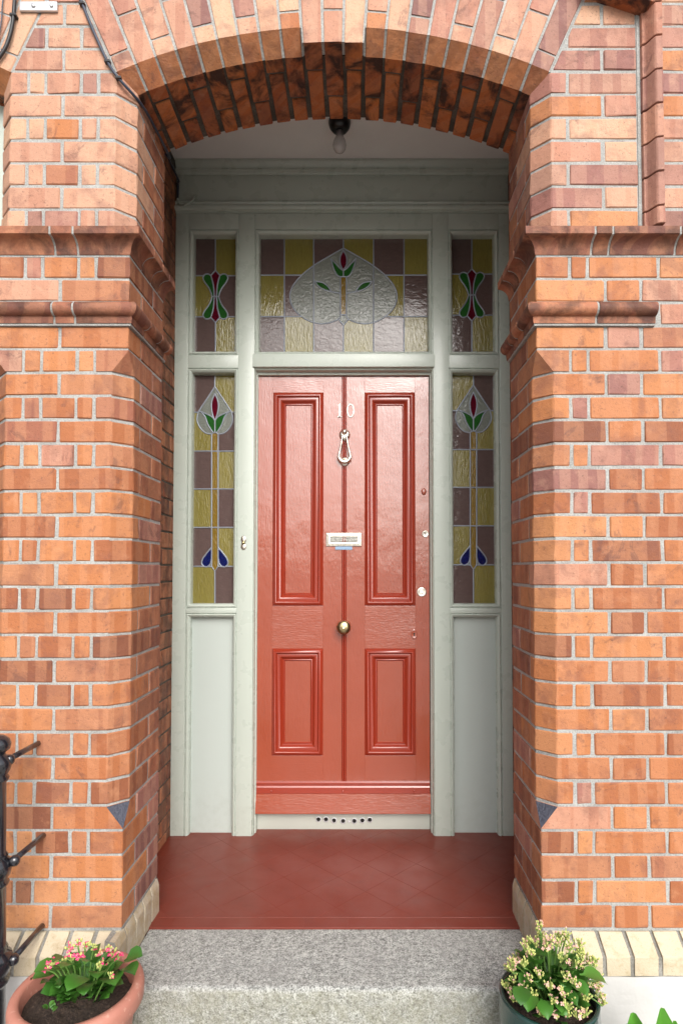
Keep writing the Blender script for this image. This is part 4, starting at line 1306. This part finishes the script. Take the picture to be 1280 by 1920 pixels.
# ------------------------------------------------------------------ pots and plants
def pot(name, label, cx, cy, prof, mats, soil_r, soil_z, midx_from=None):
    par = thing(name, (cx, cy, GRZ), label, 'flower pot')
    MB().lathe(prof, (cx, cy, 0), 56).build('pot_wall', mats, par, smooth=True)
    vs, fs = [], []; nr, na = 14, 40
    for i in range(nr + 1):
        for k in range(na):
            r_ = soil_r * i / nr; a = 2 * math.pi * k / na
            x_, y_ = cx + r_ * math.cos(a), cy + r_ * math.sin(a)
            vs.append((x_, y_, soil_z + .012 * noise.noise(Vector((x_ * 40, y_ * 40, 1))) + .010 * noise.noise(Vector((x_ * 110, y_ * 110, 5))) + .012 * (1 - (i / nr) ** 2)))
    fs = [(i * na + k, i * na + (k + 1) % na, (i + 1) * na + (k + 1) % na, (i + 1) * na + k) for i in range(nr) for k in range(na)]
    MB().add(vs, fs).build('soil', SOIL, par, smooth=True)
    return par
PLX, PLY = -.738, -.258
pot('flower_pot', 'round terracotta coloured pot holding a pink kalanchoe beside the railing', PLX, PLY,
    [(0.0000, GRZ + .001), (0.0992, GRZ + .001), (0.1058, GRZ + .01), (0.1417, -.065), (0.1446, -.060), (0.1474, -.052), (0.1588, -.048), (0.1640, -.040), (0.1649, -.012), (0.1625, -.002), (0.1569, .004), (0.1484, .006), (0.1399, .004), (0.1361, -.002), (0.1332, -.03), (0.1285, -.10), (0.0000, -.10)], TERRA, .1325, -.034)
PRX, PRY = .508, -.232
pot('flower_pot', 'dark green glazed pot holding a bushy pale pink kalanchoe', PRX, PRY,
    [(.0, GRZ + .001), (.085, GRZ + .001), (.098, GRZ + .02), (.118, -.22), (.128, -.14), (.1305, -.08), (.1285, -.050), (.129, -.040), (.1295, -.034), (.126, -.030), (.120, -.031), (.117, -.037), (.116, -.06), (.11, -.11), (.0, -.11)], GREENPOT, .1155, -.062)

LM = {}
def leaf_mesh(kind, var, mat):
    key = (kind, var, mat.name)
    if key in LM: return LM[key]
    rng = random.Random(var * 31 + len(kind))
    ns, nw = 8, 2
    vs, fs = [], []
    curl = rng.uniform(.25, .75); fold = rng.uniform(.12, .35)
    for i in range(ns + 1):
        t = i / ns
        if kind == 'oval':
            wd = .38 * math.sin(math.pi * min(1, t * .93 + .07)) ** .75 if t < 1 else .03
            wd *= 1 + .06 * math.sin(t * 26)
            if t < .14: wd = .05 + .1 * t
        else:
            wd = .15 * math.sin(math.pi * (t * .9 + .06)) ** .8
        a = curl * t * t * 1.6
        y_ = t * math.cos(a * .7); z_ = .28 * math.sin(math.pi * t * .7) * (1 - curl) - curl * .35 * t * t + .12 * t
        for j in range(-nw, nw + 1):
            s_ = j / nw
            vs.append((s_ * wd, y_ - .03 * s_ * s_, z_ + fold * wd * s_ * s_ * 1.2 + .01 * rng.uniform(-1, 1)))
    n = 2 * nw + 1
    fs = [(i * n + j, i * n + j + 1, (i + 1) * n + j + 1, (i + 1) * n + j) for i in range(ns) for j in range(n - 1)]
    LM[key] = mesh('leaf', vs, fs, mat, smooth=True)
    return LM[key]
def leaf(par, pos, yaw, pitch, size, kind='oval', mat=LEAF, roll=0.0):
    o = bpy.data.objects.new('leaf', leaf_mesh(kind, random.randrange(5), mat))
    put(o, pos, par)
    o.rotation_mode = 'XYZ'
    o.rotation_euler = (Matrix.Rotation(yaw, 4, 'Z') @ Matrix.Rotation(pitch, 4, 'X') @ Matrix.Rotation(roll, 4, 'Y')).to_euler()
    o.scale = (size,) * 3
    return o
def floret(b, c, nrm, r_, mi_pet, kind):
    """four-petal flower or a bud"""
    nrm = nrm.normalized(); a = nrm.orthogonal().normalized(); q = nrm.cross(a)
    if kind == 'open':
        rot = random.uniform(0, 1.5)
        for k in range(4):
            th_ = rot + k * math.pi / 2
            d_ = a * math.cos(th_) + q * math.sin(th_); e = nrm.cross(d_)
            b.add([c, c + d_ * r_ * .55 + e * r_ * .42 + nrm * r_ * .12, c + d_ * r_ * 1.05 - nrm * r_ * .05, c + d_ * r_ * .55 - e * r_ * .42 + nrm * r_ * .12], [(0, 1, 2, 3)], mi_pet)
        b.lathe([(r_ * .18, 0), (r_ * .12, r_ * .2)], c, 5, mi=2)
    else:
        n = 6; vs = [c - nrm * r_ * .9]
        for h, rr in ((-.35, .42), (.25, .5), (.8, .28)):
            vs += [c + nrm * r_ * h + (a * math.cos(2 * math.pi * k / n) + q * math.sin(2 * math.pi * k / n)) * r_ * rr for k in range(n)]
        vs.append(c + nrm * r_ * 1.05)
        fs = [(0, 1 + (k + 1) % n, 1 + k) for k in range(n)]
        for g_ in range(2): fs += [(1 + g_ * n + k, 1 + g_ * n + (k + 1) % n, 1 + (g_ + 1) * n + (k + 1) % n, 1 + (g_ + 1) * n + k) for k in range(n)]
        fs += [(1 + 2 * n + k, 1 + 2 * n + (k + 1) % n, 1 + 3 * n) for k in range(n)]
        mis = [3] * (2 * n) + [mi_pet if random.random() < .20 else 2] * (2 * n)
        b.add(vs, fs, mis=mis)
def cluster(par, c, root, n, spread, r_, p_open, petal):
    b = MB(); c = Vector(c)
    up = (c - Vector(root)).normalized() * .5 + Vector((0, -.35, .65))
    for i in range(n):
        d_ = Vector((random.gauss(0, 1), random.gauss(0, 1), random.gauss(0, .6)))
        d_ = d_.normalized() * spread * random.uniform(.35, 1)
        q = c + d_
        b.tube([c - Vector((0, 0, spread * .9)), q], .0011, 4, mi=3, cap=False)
        floret(b, q, (up + d_ / spread * .6), r_ * random.uniform(.8, 1.15), 0 if random.random() < .8 else 1, 'open' if random.random() < p_open else 'bud')
    o = b.build('flower_cluster', [petal, PALEPINK, BUD, BUDG], par)
    st = MB().tube(smooth_line([Vector(root), (Vector(root) * .4 + c * .6) + Vector((0, 0, .012)), c - Vector((0, 0, spread * .9))], 4), [.0022] * 9, 5)
    st.build('stem', STEMG, par, smooth=True)
    return o
# pink kalanchoe
pl = thing('flowering_plant', (PLX, PLY, -.03), 'kalanchoe with hot pink flowers in the terracotta coloured pot', 'plant')
base = Vector((PLX + .01, PLY + .01, -.03))
def heads(lst, par, base, n, spread, r_, po, petal, spreadroot):
    for u_, v_, Y_ in lst:
        c = at(u_, v_, Y_)
        root = base + Vector(((c.x - base.x) * spreadroot, (c.y - base.y) * spreadroot, .01))
        cluster(par, c, root, n, spread, r_, po if not callable(po) else po(), petal)
heads([(88, 1812, -.30), (105, 1800, -.28), (148, 1792, -.29), (134, 1795, -.29), (132, 1776, -.26), (147, 1768, -.25), (186, 1788, -.28), (203, 1777, -.25), (188, 1812, -.32), (222, 1792, -.27), (160, 1772, -.24), (212, 1786, -.24)],
      pl, base, 9, .0115, .0068, lambda: random.choice((.75, .55, .25)), PINK, .35)
heads([(120, 1802, -.30), (208, 1830, -.33), (176, 1774, -.25), (98, 1806, -.29), (196, 1804, -.3)], pl, base, 9, .010, .0055, .05, PINK, .4)
random.seed(21)
for i in range(78):
    a = random.uniform(0, 2 * math.pi); ring = math.sqrt(random.random())
    hgt = random.uniform(.0, .075)
    pos = base + Vector((math.cos(a) * .055 * ring, math.sin(a) * .045 * ring, hgt * (1.1 - ring * .6)))
    leaf(pl, pos, a - math.pi / 2 + random.uniform(-.5, .5), random.uniform(.15, 1.0) * (1 - ring * .35), random.uniform(.046, .074), roll=random.uniform(-.5, .5))
for (u_, v_, Y_, yaw, pit_, sz) in ((110, 1836, -.30, 2.3, .15, .095), (98, 1842, -.29, 1.9, -.1, .085), (150, 1850, -.33, 2.9, .0, .090), (165, 1862, -.33, 3.2, .1, .085), (200, 1850, -.32, -2.6, .1, .095), (215, 1840, -.30, -2.2, .1, .090), (88, 1845, -.28, 1.7, -.25, .080),
                                    (140, 1832, -.33, 2.7, .35, .085), (182, 1842, -.34, -2.9, .2, .085), (225, 1820, -.27, -1.7, .3, .080), (120, 1820, -.30, 2.4, .5, .080), (170, 1825, -.33, 3.0, .5, .080), (195, 1825, -.31, -2.5, .45, .080)):
    q = at(u_, v_, Y_); leaf(pl, q + Vector((0, .030, .004)), yaw, pit_, sz * .84, roll=random.uniform(-.3, .3))
for i in range(6):
    q = at(95 + random.uniform(-6, 6), 1893 + random.uniform(-6, 6), -.385); leaf(pl, q, random.uniform(0, 6), random.uniform(.2, .8), .018)
# pale kalanchoe
random.seed(33)
pr_ = thing('flowering_plant', (PRX, PRY, -.06), 'bushy kalanchoe with pale pink and cream buds in the green pot', 'plant')
base = Vector((PRX + .005, PRY, -.055))
dome = []
for i in range(2500):
    if len(dome) >= 62: break
    a = random.uniform(0, 2 * math.pi); e = math.asin(random.uniform(.10, 1.0))
    r_ = random.uniform(.86, 1.04)
    p = Vector((PRX + .012 + math.cos(a) * math.cos(e) * .128 * r_, PRY + math.sin(a) * math.cos(e) * .115 * r_, -.035 + math.sin(e) * .160 * r_))
    if p.y > PRY + .075: continue
    if all((p - q).length > .0255 for q in dome): dome.append(p)
for p in dome + [at(1012, 1735, -.22), at(1085, 1768, -.24), at(960, 1800, -.26), at(1112, 1800, -.24), at(1083, 1778, -.25)]:
    root = base + Vector(((p.x - base.x) * .3, (p.y - base.y) * .3, .01))
    cluster(pr_, p, root, 15, .0150, .0052, random.choice((.04, .10, .30)), PALEPINK)
for i in range(110):
    a = random.uniform(0, 2 * math.pi); e = random.uniform(-.1, 1.3); r_ = random.uniform(.35, .84)
    pos = Vector((PRX + math.cos(a) * math.cos(e) * .115 * r_, PRY + math.sin(a) * math.cos(e) * .10 * r_, -.05 + max(0, math.sin(e)) * .13 * r_))
    leaf(pr_, pos, a - math.pi / 2 + random.uniform(-.6, .6), random.uniform(-.1, .8), random.uniform(.040, .060), roll=random.uniform(-.5, .5))
for i in range(26):
    leaf(pr_, Vector((PRX + random.uniform(-.06, .06), PRY + random.uniform(-.06, .0), random.uniform(.0, .075))), math.pi + random.uniform(-1, 1), random.uniform(.2, .9), random.uniform(.040, .055), roll=random.uniform(-.5, .5))
for (u_, v_, yaw, pit_, sz) in ((985, 1870, 2.8, -.4, .06), (1020, 1895, 3.2, -.5, .055), (1050, 1893, -2.9, -.5, .05), (1075, 1865, -2.4, -.2, .06), (1095, 1850, -1.6, -.5, .075), (1005, 1885, 2.6, -.5, .055), (1060, 1880, -2.5, -.4, .05)):
    leaf(pr_, at(u_, v_, -.335) + Vector((0, .03, .008)), yaw, pit_, sz)
# big leaves at the lower right corner
random.seed(5)
p3 = Vector((.775, -.27, GRZ))
bp = thing('leafy_plant', p3, 'broad green leaves rising in front of the white base wall', 'plant')
for (u_, v_, Y_, yaw, roll_) in ((1183, 1888, -.30, .25, .0), (1231, 1880, -.29, -.15, .2), (1250, 1905, -.27, -.5, .0), (1278, 1906, -.30, -.7, .1), (1176, 1908, -.33, .5, .0), (1205, 1925, -.35, .1, .2), (1262, 1930, -.34, -.3, .0)):
    tip = at(u_, v_, Y_); root = p3 + Vector(((tip.x - p3.x) * .25, (tip.y - p3.y) * .2, .03))
    ax = tip - root; ln = ax.length
    b = MB(); ns, nw = 10, 3; sd_ = ax.cross(Vector((0, -1, 0))).normalized(); nr_ = sd_.cross(ax).normalized()
    sd_ = (sd_ + nr_ * yaw).normalized(); nr_ = sd_.cross(ax).normalized()
    vs = []
    for i in range(ns + 1):
        t = i / ns
        wd = .036 * math.sin(math.pi * min(1, max(0, (t - .30) / .70 * .95 + .03))) ** .62 if t > .30 else .004
        cpt = root + ax * t + nr_ * (.035 * math.sin(math.pi * t))
        for j in range(-nw, nw + 1):
            s_ = j / nw; vs.append(cpt + sd_ * (wd * s_) - nr_ * (.55 * wd * (1 - abs(s_)) - .02 * t * t))
    n = 2 * nw + 1
    b.add(vs, [(i * n + j, i * n + j + 1, (i + 1) * n + j + 1, (i + 1) * n + j) for i in range(ns) for j in range(n - 1)])
    b.build('leaf', LEAF2, bp, smooth=True)

# ------------------------------------------------------------------ the neighbouring window, a sliver at the left
wx = XL - PW
nw_ = thing('side_window', (wx - .35, .2, .6), 'pale painted window frame beyond the left edge of the pier', 'window')
MB().box(wx - .075, wx + .01, .12, .20, .62, 2.75, 0, .003).build('frame_post', FRAME, nw_)
MB().box(wx - .9, wx - .075, .12, .20, .62, .70, 0, .003).build('sill_rail', FRAME, nw_)
MB().box(wx - .9, wx - .075, .12, .20, 2.55, 2.9, 0, .003).build('head', FRAME, nw_)
MB().box(wx - .9, wx - .075, .155, .160, .70, 2.55).build('pane', GL['C'], nw_)
MB().box(wx - .9, wx - .002, .006, .25, GRZ, .60).build('wall_below', FARBRICK, nw_)
